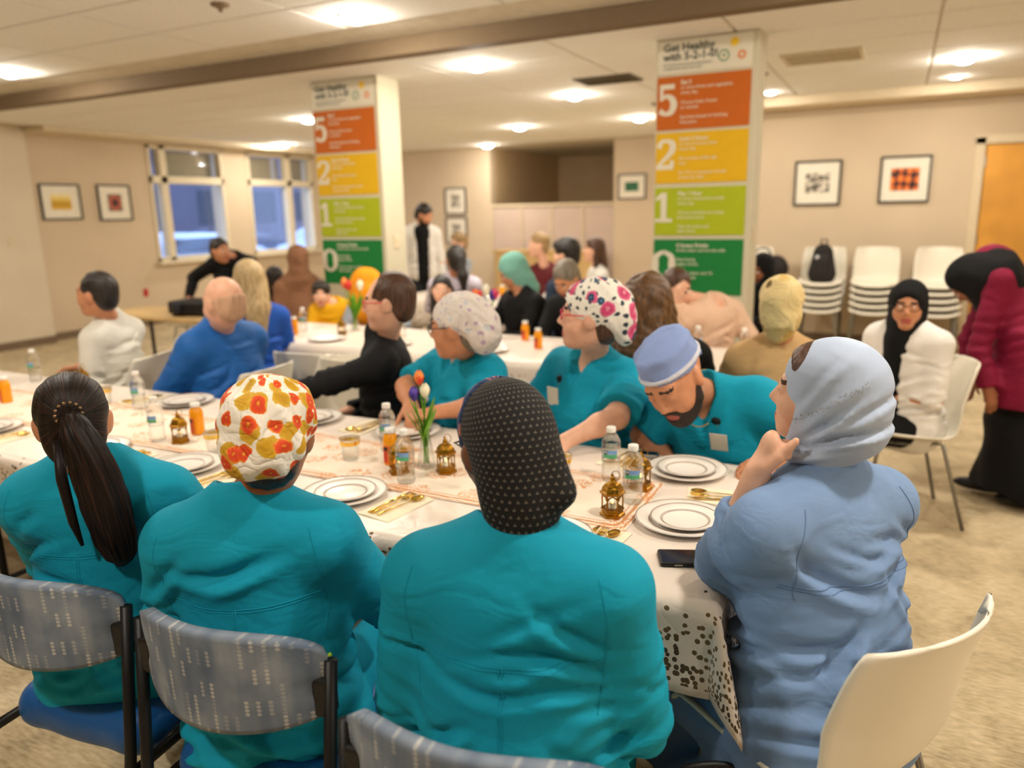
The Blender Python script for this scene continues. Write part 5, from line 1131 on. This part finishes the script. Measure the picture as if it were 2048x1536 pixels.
    if g('beard'):
        solid('beard', hl([ell((0, .028, -.062), (.062, .068, .068), k=.02), ell((0, .068, -.098), (.032, .027, .027), k=.03), cap((-.066, .005, -.02), (-.060, .02, -.06), .012, .016, .02), cap((.066, .005, -.02), (.060, .02, -.06), .012, .016, .02), cap((-.022, .093, -.048), (.022, .093, -.048), .0085, k=.012), ell((0, .105, -.012), (.05, .075, .034), k=.012, op='s'), ell((0, .10, -.068), (.0185, .03, .0095), k=.006, op='s'), ell((.05, .08, -.02), (.034, .05, .034), k=.01, op='s'), ell((-.05, .08, -.02), (.034, .05, .034), k=.01, op='s')]), min(res, .006), 'stubble', ob)
    def hobj(o_, p=(0, 0, 0)):
        M = Matrix([list(Rh[i]*hs)+[float((hc+Rh @ (V3(*p)*hs))[i])] for i in range(3)]+[[0, 0, 0, 1]]); o_.matrix_local = M; return o_
    ctx['hobj'] = hobj
    if g('eyes', not far):
        for sx in (-1, 1):
            e = link('eye', EYE, None, ob); q = hc+Rh @ (V3(sx*.031, .0835, .004)*hs); Rr = Rh @ np.array([[1, 0, 0], [0, 0, 1], [0, -1, 0]]).T
            e.matrix_local = Matrix([list(Rr[i]*hs*.92)+[float(q[i])] for i in range(3)]+[[0, 0, 0, 1]])
            if g('lids'):
                l = MB(); l.lathe([(.0001, .0)]+[(.0132*math.sin(a), .0132*(1-math.cos(a))) for a in np.linspace(.2, PI*.62, 8)], 14); lo = l.build('eyelid', g('skin', 'skin_fair'), ob, True); q2 = hc+Rh @ (V3(sx*.031, .0835, .0175)*hs); Rr2 = Rh @ rotm(0, 0, 0) @ np.diag([1, 1, -1]); lo.matrix_local = Matrix([list((Rh @ np.diag([1., 1., -1.]))[i]*hs)+[float(q2[i])] for i in range(3)]+[[0, 0, 0, 1]])
    if g('glasses'):
        gm = g('glasses'); b = MB()
        for sx in (-1, 1):
            b.tube([(sx*.034+.026*math.cos(a), .104-.006*abs(math.cos(a)), .002+.019*math.sin(a)) for a in np.linspace(0, 2*PI, 20)], .0019, 6, cap=False)
            b.tube([(sx*.060, .099, .006), (sx*.076, .085, .008), (sx*.082, .0, .010), (sx*.082, -.02, .0)], .002, 6)
        b.tube([(-.009, .106, .006), (0, .109, .008), (.009, .106, .006)], .0018, 6); hobj(b.build('glasses', gm, ob, True))
    PEOPLE[key] = ctx; return ctx
# ---------------------------------------------------------------- the people at the near table
from mathutils.bvhtree import BVHTree
def seam(ctx, pts, r=.0010, mat='scrub_stitch', dirn=(0, 1, 0), garment='top', name='seam', n=10):
    """a stitched ridge laid on a garment: points are given in person space and dropped onto the cloth along dirn"""
    o = ctx[garment]; me = o.data; bv = BVHTree.FromPolygons([v.co[:] for v in me.vertices], [p.vertices[:] for p in me.polygons]); out = []; d = Vector(dirn).normalized()
    for p in spl(pts, n):
        h = bv.ray_cast(Vector(p)-d*.6, d, 1.2)
        if h[0] is not None: out.append(h[0]-d*r*.2)
    if len(out) > 2:
        b = MB(); b.tube(out, r, 6); return b.build(name, mat, ctx['ob'], True)
def scrub_seams(c, dirn=(0, 1, 0)):
    tp = c['tp']; L_ = lambda *q: [tuple(tp(*x)) for x in q]
    seam(c, L_((-.17, -.1, .34), (-.08, -.1, .335), (.08, -.1, .335), (.17, -.1, .34)), dirn=dirn); seam(c, L_((-.17, -.1, .345), (-.08, -.1, .341), (.08, -.1, .341), (.17, -.1, .346)), .0011, dirn=dirn)
    seam(c, L_((.0, -.1, .34), (.0, -.1, .2), (.0, -.1, .06)), dirn=dirn); seam(c, L_((.006, -.1, .34), (.006, -.1, .2), (.006, -.1, .06)), .0011, dirn=dirn)
    for sx in (-1, 1): seam(c, L_((sx*.165, -.1, .49), (sx*.178, -.1, .42), (sx*.168, -.1, .30), (sx*.16, -.1, .24)), dirn=dirn)
def badge_reel(c, px, mat='black_plastic', card=True):
    """clip reel on the chest with a hanging card"""
    tp = c['tp']; bv = BVHTree.FromPolygons([v.co[:] for v in c['top'].data.vertices], [p.vertices[:] for p in c['top'].data.polygons]); f = Vector(c['fw']); p = Vector(tp(*px))
    h = bv.ray_cast(p+f*.5, -f, 1.0); q = h[0] if h[0] is not None else p
    b = MB(); b.lathe([(.0001, .0), (.016, .0), (.017, .004), (.012, .007), (.0001, .0075)], 18); o = b.build('badge_reel', mat, c['ob'], True); o.matrix_local = Matrix.Translation(q) @ f.to_track_quat('Z', 'Y').to_matrix().to_4x4()
    if card:
        u = Vector(c['T'] @ V3(0, 0, 1)); q2 = q-u*.055; h2 = bv.ray_cast(q2+f*.5, -f, 1.0); q2 = (h2[0] if h2[0] is not None else q2)+f*.006; q2 = q2+f*.016; b = MB(); b.box((-.03, -.045, 0), (.03, .03, .0015)); k = b.build('name_card', 'paper_white', c['ob']); k.matrix_local = Matrix.Translation(q2) @ (f).to_track_quat('Z', 'Y').to_matrix().to_4x4()
        b = MB(); b.tube([q, q-u*.03+f*.01], .0016, 6); b.build('badge_strap', 'chrome', c['ob'], True)
FINE = .0080
# A: ponytail
c = person('A', 'person in teal scrubs with a long dark ponytail, at the left of the near table', (-1.655, 1.06), 24, res=FINE, lean=4, side=-2, hy=55, hp=4, top='scrub_teal', topname='scrub_top', sleeve='long', cuff=.45, bottom='scrub_teal', skin='skin_tan', w=1.0, bust=True, armL='table', armR='table', neck='crew', hair=('slick', 'hair_pony'), inf=.018, hs=.92, hc=(-1.68, 1.04, 1.14))
scrub_seams(c)
def ponytail(c):
    Rh, hc = c['Rh'], c['hc']; q = lambda x, y, z: tuple(hc+Rh @ V3(x, y, z))
    P = spl([q(0, -.118, .035), q(.012, -.150, .0), q(.030, -.158, -.07), q(.045, -.150, -.16), q(.055, -.135, -.25), q(.06, -.125, -.30), q(.058, -.122, -.325)], 10); n = len(P); nr = 60; b = MB(); m = []
    rad = [.020, .032, .042, .047, .043, .031, .008]
    R = [float(np.interp(i/(n-1), np.linspace(0, 1, 7), rad)) for i in range(n)]; b.tube(P, R, nr, flat=(tuple(Rh @ V3(0, 1, 0)), .7))
    for i in range(n):
        ctr = Vector(P[i])
        for k in range(nr):
            j = i*nr+k; v = Vector(b.v[j]); b.v[j] = tuple(ctr+(v-ctr)*(1+.06*math.sin(k*2.1+.25*i)+.05*math.sin(k*.83+1+.1*i)))
    me = b.mesh('ponytail'); set_uv(me, np.array([[(k % nr)*.9, (k//nr)*.06] for k in range(len(b.v))])); link('ponytail', me, 'hair_pony', c['ob'], True)
    b = MB(); b.tube([q(-.03, -.10, -.02), q(-.03, -.135, -.10), q(-.022, -.13, -.2), q(-.012, -.12, -.26)], [.010, .012, .010, .004], 10); me = b.mesh('stray_lock'); set_uv(me, np.array([[(k % 10)*.9, (k//10)*.1] for k in range(len(b.v))])); link('stray_lock', me, 'hair_pony', c['ob'], True)
    plain('beads', rgb(150, 120, 90), .2, metal=.7)
    for i in range(14):
        a = 2*PI*i/14; b = MB(); b.lathe([(.0001, -.004), (.003, -.003), (.0042, 0), (.003, .003), (.0001, .004)], 8); o = b.build('hair_tie_bead', 'beads', c['ob'], True); o.location = q(.026*math.cos(a), -.120, .038+.026*math.sin(a))
    u = (np.array([v.co[:] for v in c['hairobj'].data.vertices])-hc) @ Rh; lay = c['hairobj'].data.uv_layers[0]; an = np.arctan2(u[:, 0], u[:, 2]-.03); uv = np.stack([an*14, np.linalg.norm(u-V3(0, -.12, .03), axis=1)*6], 1).astype(np.float32)
    li = np.empty(len(c['hairobj'].data.loops), np.int32); c['hairobj'].data.loops.foreach_get('vertex_index', li); lay.data.foreach_set('uv', uv[li].ravel())
ponytail(c)
# B: yellow floral bouffant
wr = lambda a, f: (lambda X, Y, Z, v: v+np.float32(a)*np.abs(np.sin(np.float32(f)*X+np.float32(f*.6)*Z+2*np.sin(np.float32(f*.5)*Y+1)))*np.abs(np.sin(np.float32(f*.8)*Z-np.float32(f*.4)*X+2*np.sin(np.float32(f*.6)*Y))))
c = person('B', 'person in teal scrubs wearing a white cap printed with orange and mustard flowers', (-1.155, 1.08), 20, res=FINE, hz=.478, lean=3, side=-4, hy=30, hp=2, top='scrub_teal', topname='scrub_top', sleeve='long', cuff=.5, bottom='scrub_teal', skin='skin_brown', w=1.02, bust=True, armL='lap', armR='table', neck='crew', hair=('slick', 'hair_black'), inf=.018, hs=.95, hc=(-1.14, 1.122, 1.145),
           cap=('floral_cap', [ell((0, -.022, .052), (.108, .128, .098), k=.01), ell((0, -.10, -.01), (.088, .062, .062), k=.04), ell((0, .128, -.055), (.085, .10, .095), k=.01, op='s'), ell((.10, .02, -.075), (.05, .07, .05), k=.01, op='s'), ell((-.10, .02, -.075), (.05, .07, .05), k=.01, op='s')], 'cap_poppy', [wr(.010, 34)]))
scrub_seams(c)
b = MB(); b.lathe([(.0001, -.004), (.004, -.003), (.005, 0), (.004, .003), (.0001, .004)], 10); c['hobj'](b.build('pearl_earring', 'white_gloss', c['ob'], True), (-.088, -.004, -.036))
seam(c, [tuple(c['tp'](*q)) for q in ((.08, -.1, .17), (.12, -.1, .185), (.165, -.1, .20))], .005, 'lime_tape', name='lime_tape')
# C: black dotted cap with glasses
c = person('C', 'broad person in teal scrubs with a black dotted cap and glasses, seen from behind', (-.556, 1.08), 14, res=FINE, lean=6, side=-1, hy=50, hp=6, top='scrub_teal', topname='scrub_top', sleeve='long', cuff=.4, bottom='scrub_teal', skin='skin_deep', w=1.06, armL='lap', armR='lap', neck='crew', glasses='glasses_black', inf=.020, hs=.92, hc=(-.612, 1.165, 1.175),
           cap=('dotted_cap', [ell((0, -.022, .040), (.090, .116, .105), k=.01), ell((0, -.075, -.045), (.084, .070, .10), k=.05), ell((0, -.075, -.11), (.066, .056, .08), k=.05), cap((.05, -.115, -.02), (.06, -.125, -.07), .022, .03, .03), ell((0, .115, -.06), (.105, .098, .115), k=.012, op='s'), ell((-.095, .005, -.03), (.03, .035, .05), k=.012, op='s'), ell((.095, .005, -.03), (.03, .035, .05), k=.012, op='s')], 'cap_dots', []))
scrub_seams(c)
flower_cap('cap_front_print', rgb(40, 60, 100), [(1.0, .4, [(0, rgb(240, 200, 160)), (.6, rgb(206, 120, 90)), (1, rgb(60, 90, 140))])], 22.0, .7, .03)
solid('cap_front', c['hl']([ell((0, .0, .045), (.0895, .108, .102), k=.005), ell((0, -.075, .03), (.14, .105, .2), k=.004, op='s'), ell((0, .115, -.055), (.105, .098, .110), k=.012, op='s')]), .007, 'cap_front_print', c['ob'], uv=c['sph'])
# D: denim dress and pale blue headscarf, chin on fist
def denim_extra(c):
    K, A, P0 = c['K'], c['A'], c['P0']; tp = c['tp']
    q = [cap(P0+V3(-.09, 0, -.02), (K[0]+P0*0), .135, .115, .06), cap(P0+V3(.09, 0, -.02), K[1], .135, .115, .06), cap(P0+V3(-.19, .0, -.08), P0+V3(-.17, .30, -.07), .065, .06, .05), cap(P0+V3(-.205, .04, -.14), P0+V3(-.20, .24, -.30), .065, .06, .05), cap((K[0]+K[1])/2+V3(0, -.06, 0), (A[0]+A[1])/2+V3(0, -.06, .08), .15, .20, .06, flatcut=True)]
    nk = tp(0, -.012, .525); u = c['T'] @ V3(0, 0, 1)
    for i in range(12):
        a0, a1 = 2*PI*i/12, 2*PI*(i+1)/12; f = lambda a: nk+c['T'] @ V3(.068*math.cos(a), .068*math.sin(a)+.008, .012-.012*math.sin(a)); q.append(cap(f(a0), f(a1), .017, None, .012))
    return q
HD = dict(d=(.28, .16, .94), n=(.86, .45, -.10), curl=80, t=(.62, -.05, .60), side=-1)
c = person('D', 'person in a denim shirt dress and pale blue headscarf resting chin on a fist', (-.058, 1.636), 56, res=.0062, tres=FINE, lean=8, side=2, hy=84, hp=-6, hr=-3, top='denim', topname='denim_dress', sleeve='long', cuff=.62, skin='skin_fair', w=1.19, bust=True, neck='none', legs=False, headcover=True, hijab=None, eyes=True, lids=True, brow='hair_brown', inf=.016, hs=.90, hc=(-.115, 1.675, 1.205), knee=.11,
           armL=((-.288, 1.605, .815), (-.226, 1.595, 1.04)), armR=((-.02, 1.88, .80), (-.22, 2.0, .80)), handL=HD, extra_top=denim_extra)
def scarf_lines(c):
    R, hc, out = c['Rh'], c['hc'], []
    F = [((-.09, -.01, .055), .5, .09, .005), ((-.092, -.02, .01), .52, .11, .006), ((-.094, -.045, .02), .6, .11, .005), ((-.09, -.045, -.035), .66, .11, .008), ((-.085, -.01, -.075), .72, .08, .008), ((-.08, -.05, -.085), 1.12, .11, .011), ((-.07, -.02, -.115), 1.15, .09, .010), ((-.04, -.1, -.06), 1.2, .10, .009), ((-.05, -.12, .0), .9, .11, .007), ((-.07, .01, -.13), 1.25, .08, .009), ((.085, .02, .0), .7, .12, .007), ((.08, -.04, -.08), 1.1, .11, .009)]
    for p, a, ln, A in F:
        d = V3(0, math.sin(a), -math.cos(a)); n = V3(0, math.cos(a), math.sin(a)); out.append((hc+R @ (V3(*p)*c['hs']), R @ d, R @ n, ln, A, .0085, 1.2))
    return out
hs_ = solid('headscarf', c['hl']([ell((0, -.028, .036), (.094, .120, .108), k=.01), ell((0, -.045, -.04), (.090, .105, .10), k=.05), ell((0, -.085, -.065), (.075, .065, .06), k=.05), cap((0, -.02, -.10), (0, -.012, -.135), .072, .076, .05), ell((0, .160, -.026), (.076, .100, .106), k=.012, op='s')]), .007, 'hijab_blue', c['ob'],
            mods=[wrinkles(scarf_lines(c))], uv=c['sph'])
c['scarf'] = hs_
rng = random.Random(3)
bv = BVHTree.FromPolygons([v.co[:] for v in hs_.data.vertices], [p.vertices[:] for p in hs_.data.polygons]); b = MB()
for i in range(90):
    t = i/89; y_, z_ = .045-.135*t+rng.uniform(-.004, .004), -.055+.115*t+rng.uniform(-.007, .007); o0 = Vector(c['hc']+c['Rh'] @ V3(-.3, y_, z_)); d = Vector(c['Rh'] @ V3(1, 0, 0)); h = bv.ray_cast(o0, d, 1.0)
    if h[0] is not None: q = h[0]; r = rng.uniform(.0009, .0019); b.add([q+Vector(v)*r for v in ((1, 0, 0), (-1, 0, 0), (0, 1, 0), (0, -1, 0), (0, 0, 1), (0, 0, -1))], [(0, 2, 4), (2, 1, 4), (1, 3, 4), (3, 0, 4), (2, 0, 5), (1, 2, 5), (3, 1, 5), (0, 3, 5)])
o = b.build('sequin_trim', 'chrome', c['ob']); o['kind'] = 'stuff'
solid('hairline', c['hl']([ell((0, .005, .05), (.078, .090, .082), k=.01), ell((0, .115, -.03), (.10, .092, .128), k=.01, op='s')]), .007, 'hair_brown', c['ob'])
seam(c, [tuple(c['tp'](*q)) for q in ((-.19, -.1, .33), (-.08, -.1, .33), (.08, -.1, .335), (.19, -.1, .34))], .0016, 'denim_stitch'); seam(c, [tuple(c['tp'](*q)) for q in ((-.19, -.1, .322), (-.08, -.1, .322), (.08, -.1, .327), (.19, -.1, .332))], .0014, 'denim_stitch')
seam(c, [tuple(c['tp'](*q)) for q in ((-.15, -.1, .49), (-.178, -.1, .42), (-.174, -.1, .34), (-.170, -.1, .30))], .0014, 'denim_stitch'); seam(c, [tuple(c['tp'](*q)) for q in ((.15, -.1, .49), (.178, -.1, .42), (.174, -.1, .34), (.170, -.1, .30))], .0014, 'denim_stitch'); seam(c, [tuple(c['tp'](*q)) for q in ((-.16, -.1, .0), (-.05, -.1, -.02), (.05, -.1, -.02), (.16, -.1, .0))], .0016, 'denim_stitch')
MID = .0085
# J: blue cap, beard, leaning over
c = person('J', 'bearded person in teal scrubs and light blue cap leaning over the table, looking down', (-.42, 2.84), 177, res=.0068, tres=MID, lean=26, side=16, hy=168, hp=34, hr=16, top='scrub_teal', topname='scrub_top', sleeve='short', bottom='scrub_teal', skin='skin_tan', w=1.22, armL=((-.12, 2.62, .82), (-.30, 2.42, .80)), armR=((-.80, 2.66, .76), (-.62, 2.62, .62)), neck='v', beard=True, lids=True, hs=1.14, hc=(-.625, 2.42, 1.045),
           cap=('scrub_cap', [cap((0, -.018, .030), (0, -.026, .105), .107, .096, .014, flat=((1, 0, 0), .86), flatcut=True), ell((0, -.026, .104), (.080, .094, .030), k=.02)], 'cap_blue', [wr(.006, 40)]))
solid('cap_band', c['hl']([cap((0, -.0185, .042), (0, -.0195, .054), .1095, .108, .004, flat=((1, 0, 0), .86), flatcut=True)]), .006, 'cap_band', c['ob']); badge_reel(c, (-.06, .1, .47))
b = MB(); b.tube([tuple(c['tp'](.074*math.cos(a), .018+.095*math.sin(a), .515-.055*math.sin(a))) for a in np.linspace(0, 2*PI, 40)], .0022, 6, cap=False); b.build('necklace', 'gold_bright', c['ob'], True)
# I: white floral cap
c = person('I', 'person in teal scrubs with glasses and a white cap printed with pink and navy flowers', (-1.05, 2.80), 158, res=.0068, tres=MID, lean=2, hy=106, hp=-4, top='scrub_teal', topname='scrub_top', sleeve='short', bottom='scrub_teal', skin='skin_fair', w=1.2, bust=True, armL=((-.86, 2.52, .86), (-.99, 2.36, .80)), armR='table', neck='v', glasses='glasses_red', hs=1.06, hair=('slick', 'hair_brown'), hc=(-1.015, 2.66, 1.205),
           cap=('floral_cap', [ell((0, -.026, .046), (.098, .126, .100), k=.01), ell((0, -.105, -.005), (.078, .06, .066), k=.04), ell((0, -.130, -.06), (.05, .035, .04), k=.03), ell((0, .132, -.042), (.09, .10, .105), k=.01, op='s'), ell((.10, .03, -.062), (.05, .075, .062), k=.01, op='s'), ell((-.10, .03, -.062), (.05, .075, .062), k=.01, op='s')], 'cap_garden', [wr(.007, 36)]))
badge_reel(c, (.075, .1, .44)); b = MB(); b.lathe([(.0001, 0), (.013, 0), (.015, .003), (.0001, .006)], 16); plain('button_navy', rgb(20, 50, 76), .4); o = b.build('cap_button', 'button_navy', c['ob'], True); o.rotation_euler = (0, PI/2, 0); q = c['hc']+c['Rh'] @ V3(.101, -.045, .03); Rr = c['Rh'] @ np.array([[0, 0, 1], [0, 1, 0], [-1, 0, 0]]); o.matrix_local = Matrix([list(Rr[i])+[float(q[i])] for i in range(3)]+[[0, 0, 0, 1]])
# H: sheer bouffant
c = person('H', 'person in teal scrubs with glasses and a sheer whitish bouffant cap', (-1.60, 2.74), 152, res=.0068, tres=MID, lean=4, hy=102, hp=4, top='scrub_teal', topname='scrub_top', sleeve='short', bottom='scrub_teal', skin='skin_tan', w=1.05, bust=True, armL=((-1.42, 2.54, .84), (-1.58, 2.44, .825)), armR=((-1.84, 2.60, .87), (-1.72, 2.46, .83)), neck='v', glasses='glasses_black', hs=1.02, hc=(-1.545, 2.56, 1.15), hair=('slick', 'hair_grey'),
           cap=('bouffant_cap', [ell((0, -.025, .045), (.100, .118, .098), k=.01), ell((0, -.105, -.02), (.09, .075, .095), k=.05), ell((0, .128, -.05), (.088, .10, .10), k=.01, op='s'), ell((.10, .035, -.06), (.05, .075, .06), k=.01, op='s'), ell((-.10, .035, -.06), (.05, .075, .06), k=.01, op='s')], 'cap_sheer', [wr(.008, 42)]))
badge_reel(c, (.08, .1, .33), 'white_gloss', False)
# G: black jacket, red glasses
c = person('G', 'person in a black jacket and red glasses sitting sideways, arm along the table', (-2.08, 2.90), 118, res=.0075, tres=.010, lean=10, hy=116, hp=2, top='jacket_black', topname='jacket', neck='none', skin='skin_fair', w=1.15, armL=((-2.24, 2.60, .86), (-2.44, 2.46, .80)), armR='lap', glasses='glasses_red', hair=('receding', 'hair_brown'), hc=(-2.045, 2.79, 1.205), hs=1.05, extra_top=lambda c: [cap(c['tp'](0, -.015, .50), c['tp'](0, -.005, .565), .066, .064, .03)])
# F: bald, blue jacket
c = person('F', 'bald person in a bright blue jacket, back to the camera', (-3.12, 2.84), 86, res=.0085, tres=.011, lean=10, hy=84, hp=4, top='jacket_blue', topname='jacket', neck='none', skin='skin_fair', w=1.2, armL='table', armR='table', hair=('bald', 'hair_thin'), hc=(-3.05, 2.75, 1.17), hs=1.08, extra_top=lambda c: [cap(c['tp'](0, -.02, .48), c['tp'](0, -.012, .545), .076, .074, .03)], inf=.03)
# E: white shirt
c = person('E', 'person in a white shirt at the left, dark hair thinning, turned away', (-4.07, 2.84), 108, res=.0085, tres=.011, lean=2, hy=112, hp=-2, top='shirt_white', topname='shirt', neck='none', skin='skin_tan', w=1.08, armL='lap', armR='table', hair=('receding', 'hair_black'), hc=(-4.03, 2.74, 1.185), extra_top=lambda c: [cap(c['tp'](0, -.02, .49), c['tp'](0, -.01, .54), .066, .064, .03)])
# ---------------------------------------------------------------- people further back
B1, B2 = .013, .017
def back(key, label, loc, yaw, **k):
    k.setdefault('res', B1); k.setdefault('legs', False); return person(key, label, loc, yaw, **k)
back('K', 'person with long blonde hair in a royal blue coat, seen from behind', (-3.72, 3.62), 68, hy=62, top='coat_blue', skin='skin_fair', hair=('long', 'hair_blonde'), hc=(-3.74, 3.60, 1.19), hs=1.08, armL='table')
back('AC', 'person in a black headscarf, glasses and white coat facing the camera from a white chair', (.10, 4.26), 105, twist=42, hy=178, hp=0, res=.009, tres=.011, top='coat_white', topname='coat', neck='none', skin='skin_tan', bottom='black_cloth', legs=True, headcover=True, hijab=('black_cloth', 0), glasses='glasses_black', eyes=True, hc=(.075, 4.2, 1.10), s=.95, w=1.08, hs=1.0, extra_top=lambda c: [cap(c['tp'](0, .135, .50), c['tp'](0, .16, .0), .055, .05, .01, 's')], armL='lap', armR='lap')
c = PEOPLE['AC']; solid('black_top', [cap(c['tp'](0, .04, .46), c['tp'](0, .05, .02), .085, .09, .05)], .014, 'black_cloth', c['ob'])
def bend_drape(c): return [cap(c['tp'](0, 0, .1), c['tp'](0, 0, .46), .16, .15, .06, flat=(c['fw'], .8)), cap(V3(-.06, 0, .95), V3(-.07, 0, .56), .15, .17, .06, flatcut=True), cap(V3(.06, 0, .95), V3(.07, 0, .56), .15, .17, .06, flatcut=True)]
back('AD', 'person standing bent forward in a magenta top, black headscarf and wide black trousers', (.66, 4.62), 84, sit=False, hz=.84, res=.010, tres=.011, lean=26, hy=88, hp=58, top='magenta', topname='tunic', neck='none', skin='skin_brown', bottom='black_cloth', legs=True, skirt=True, s=.94, hijab=('black_cloth', .28), drw=1.15, headcover=True, extra_top=bend_drape, wamp=.35, armL=((.42, 4.45, .86), (.48, 4.42, .66)), armR=((.40, 4.80, .86), (.42, 4.78, .64)), stepy=.1, hc=(.36, 4.60, 1.19))
PEOPLE['AD']['ob']['label'] = 'person standing bent forward in a magenta top, black headscarf and wide black trousers'
back('AA', 'person in a patterned cream headscarf and tan jacket, back to the camera', (-.40, 3.36), 14, hy=12, top='beige_cloth', skin='skin_tan', cap=('headscarf', [ell((0, -.02, .03), (.094, .115, .104), k=.01), ell((0, -.05, -.045), (.08, .07, .06), k=.04), cap((.03, -.10, -.03), (.05, -.11, -.09), .022, .012, .02), cap((.03, -.10, -.03), (.0, -.115, -.08), .02, .012, .02), cap((0, -.02, -.08), (0, -.01, -.10), .07, .066, .04), ell((0, .13, -.02), (.07, .09, .1), k=.012, op='s')], 'scarf_print', [wr(.008, 30)]), headcover=True, hc=(-.42, 3.36, 1.185), armL='table', armR='table', lean=10)
back('Y', 'person with long curly brown hair, seen from behind the blue cap', (-.93, 3.30), 14, hy=14, top='black_cloth', skin='skin_fair', hair=('curly', 'hair_curl'), hc=(-.955, 3.2, 1.19), armL='table', armR='table')
back('X', 'grey-haired person bowing over the second table', (-1.98, 5.00), 190, hy=172, hp=35, lean=14, top='black_cloth', skin='skin_tan', hair=('short', 'hair_grey'), hc=(-2.03, 4.85, 1.13), armL='table', armR='table')
back('T', 'person in a mint headscarf and black top, head bowed', (-2.42, 5.10), 150, hy=130, hp=32, lean=12, top='black_cloth', skin='skin_tan', hijab=('mint', 0), headcover=True, hc=(-2.53, 5.02, 1.16), armL='table', armR='table', w=1.1)
back('S', 'child with long dark hair facing the camera beside the sheer cap', (-2.98, 4.98), 205, hy=206, res=B1, top='black_cloth', skin='skin_fair', hair=('long', 'hair_black'), s=.88, hz=.5, hc=(-3.02, 4.8, 1.03), armL='lap', armR='lap', eyes=True)
back('N', 'child with a dark fringe and yellow shirt facing the camera', (-4.20, 4.95), 215, hy=214, res=B1, top='yellow_cloth', skin='skin_fair', hair=('full', 'hair_black'), s=.82, hz=.46, hc=(-4.24, 4.86, .95), armL='table', armR='table', eyes=True)
back('O', 'person in an orange headscarf leaning over the second table', (-3.74, 5.02), 200, hy=330, hp=10, lean=14, top='grey_cloth', skin='skin_tan', hijab=('orange_cloth', .12), headcover=True, hc=(-3.78, 4.9, 1.02), hs=1.15, armL='table', armR='table')
back('Z', 'person in a blush top with a hand raised to the face, under the right-hand banner', (-1.12, 4.98), 235, hy=225, hp=12, lean=16, top='blush', skin='skin_fair', hair=('short', 'hair_brown'), hc=(-1.24, 4.8, 1.09), armR=((-1.2, 4.72, .84), (-1.20, 4.70, 1.02)), armL='table', w=1.1)
back('M', 'person in a brown headscarf and robe seen from behind beside the left-hand banner', (-5.0, 5.45), 62, hy=58, res=B2, top='brown_cloth', skin='skin_tan', hijab=('brown_cloth', .22), headcover=True, hc=(-4.98, 5.42, 1.2), w=1.1)
back('AE', 'person with dark hair mostly hidden behind the blonde diner', (-5.58, 5.75), 60, hy=55, res=B2, top='black_cloth', skin='skin_tan', hair=('full', 'hair_black'), s=.9, hc=(-5.52, 5.66, .985))
c = back('L', 'person in a black suit with a lanyard, seated by the window behind the projector', (-6.05, 5.62), 235, hy=262, res=B1, sit=False, hz=.70, legs=True, top='black_cloth', bottom='trousers_dark', skin='skin_tan', hair=('short', 'hair_black'), hc=(-6.0, 5.45, 1.27), lean=8, w=1.15, armR=((-6.42, 5.45, 1.0), (-6.3, 5.25, .80)), armL=((-5.72, 5.4, 1.0), (-5.85, 5.2, .80)))
badge_reel(c, (.0, .1, .18), 'white_gloss')
back('P', 'standing person in a white coat over a black vest, beside the left-hand column', (-5.05, 7.6), 222, hy=272, hp=25, sit=False, hz=.93, legs=True, res=B1, top='coat_white', topname='coat', neck='none', skin='skin_tan', hair=('short', 'hair_black'), beard=True, lean=8, armL='down', armR='down', extra_top=lambda c: [cap(c['tp'](0, .14, .52), c['tp'](0, .15, -.1), .075, .07, .01, 's')])
c = PEOPLE['P']; solid('vest', [cap(c['tp'](0, .02, .44), c['tp'](0, .02, -.05), .115, .12, .05)], .016, 'black_cloth', c['ob'])
back('Q', 'person with a black ponytail and lavender top, back to the camera', (-3.62, 5.98), 28, hy=44, res=B1, top='lavender', skin='skin_tan', hair=('pony', 'hair_black'), hc=(-3.58, 5.95, 1.17), hs=1.08, armL='table', armR='table', w=1.1)
back('R', 'sandy-haired person in grey facing the lavender top', (-5.1, 8.55), 165, hy=160, res=B2, top='grey_cloth', skin='skin_fair', hair=('full', 'hair_sandy'), hc=(-5.12, 8.6, 1.2), armL='table', armR='table')
c = back('U', 'sandy-haired person in a maroon shirt looking left', (-3.32, 7.35), 190, hy=128, res=B1, top='maroon', skin='skin_fair', hair=('short', 'hair_sandy'), hc=(-3.35, 7.25, 1.245), armL='table', armR='table', w=1.1)
badge_reel(c, (-.06, .1, .3), 'white_gloss')
back('V', 'person with thick black hair in a navy jacket looking left', (-2.55, 6.2), 80, hy=92, res=B1, top='navy', skin='skin_fair', hair=('full', 'hair_black'), hc=(-2.6, 6.2, 1.215), hs=1.05, lean=10, w=1.1)
back('W', 'brown-haired person in a white printed blouse, furthest right at the far table', (-2.68, 7.3), 120, hy=112, res=B2, top='blouse_print', skin='skin_fair', hair=('long', 'hair_brown'), hc=(-2.74, 7.25, 1.2), hs=.95)
back('AB', 'person in black with a black headscarf, partly hidden by the right-hand column', (-.98, 6.35), 160, hy=150, res=B1, top='black_cloth', skin='skin_brown', hijab=('black_cloth', .1), headcover=True, hc=(-.95, 6.3, 1.1), hp=14, armL='table', armR='table', s=.95)
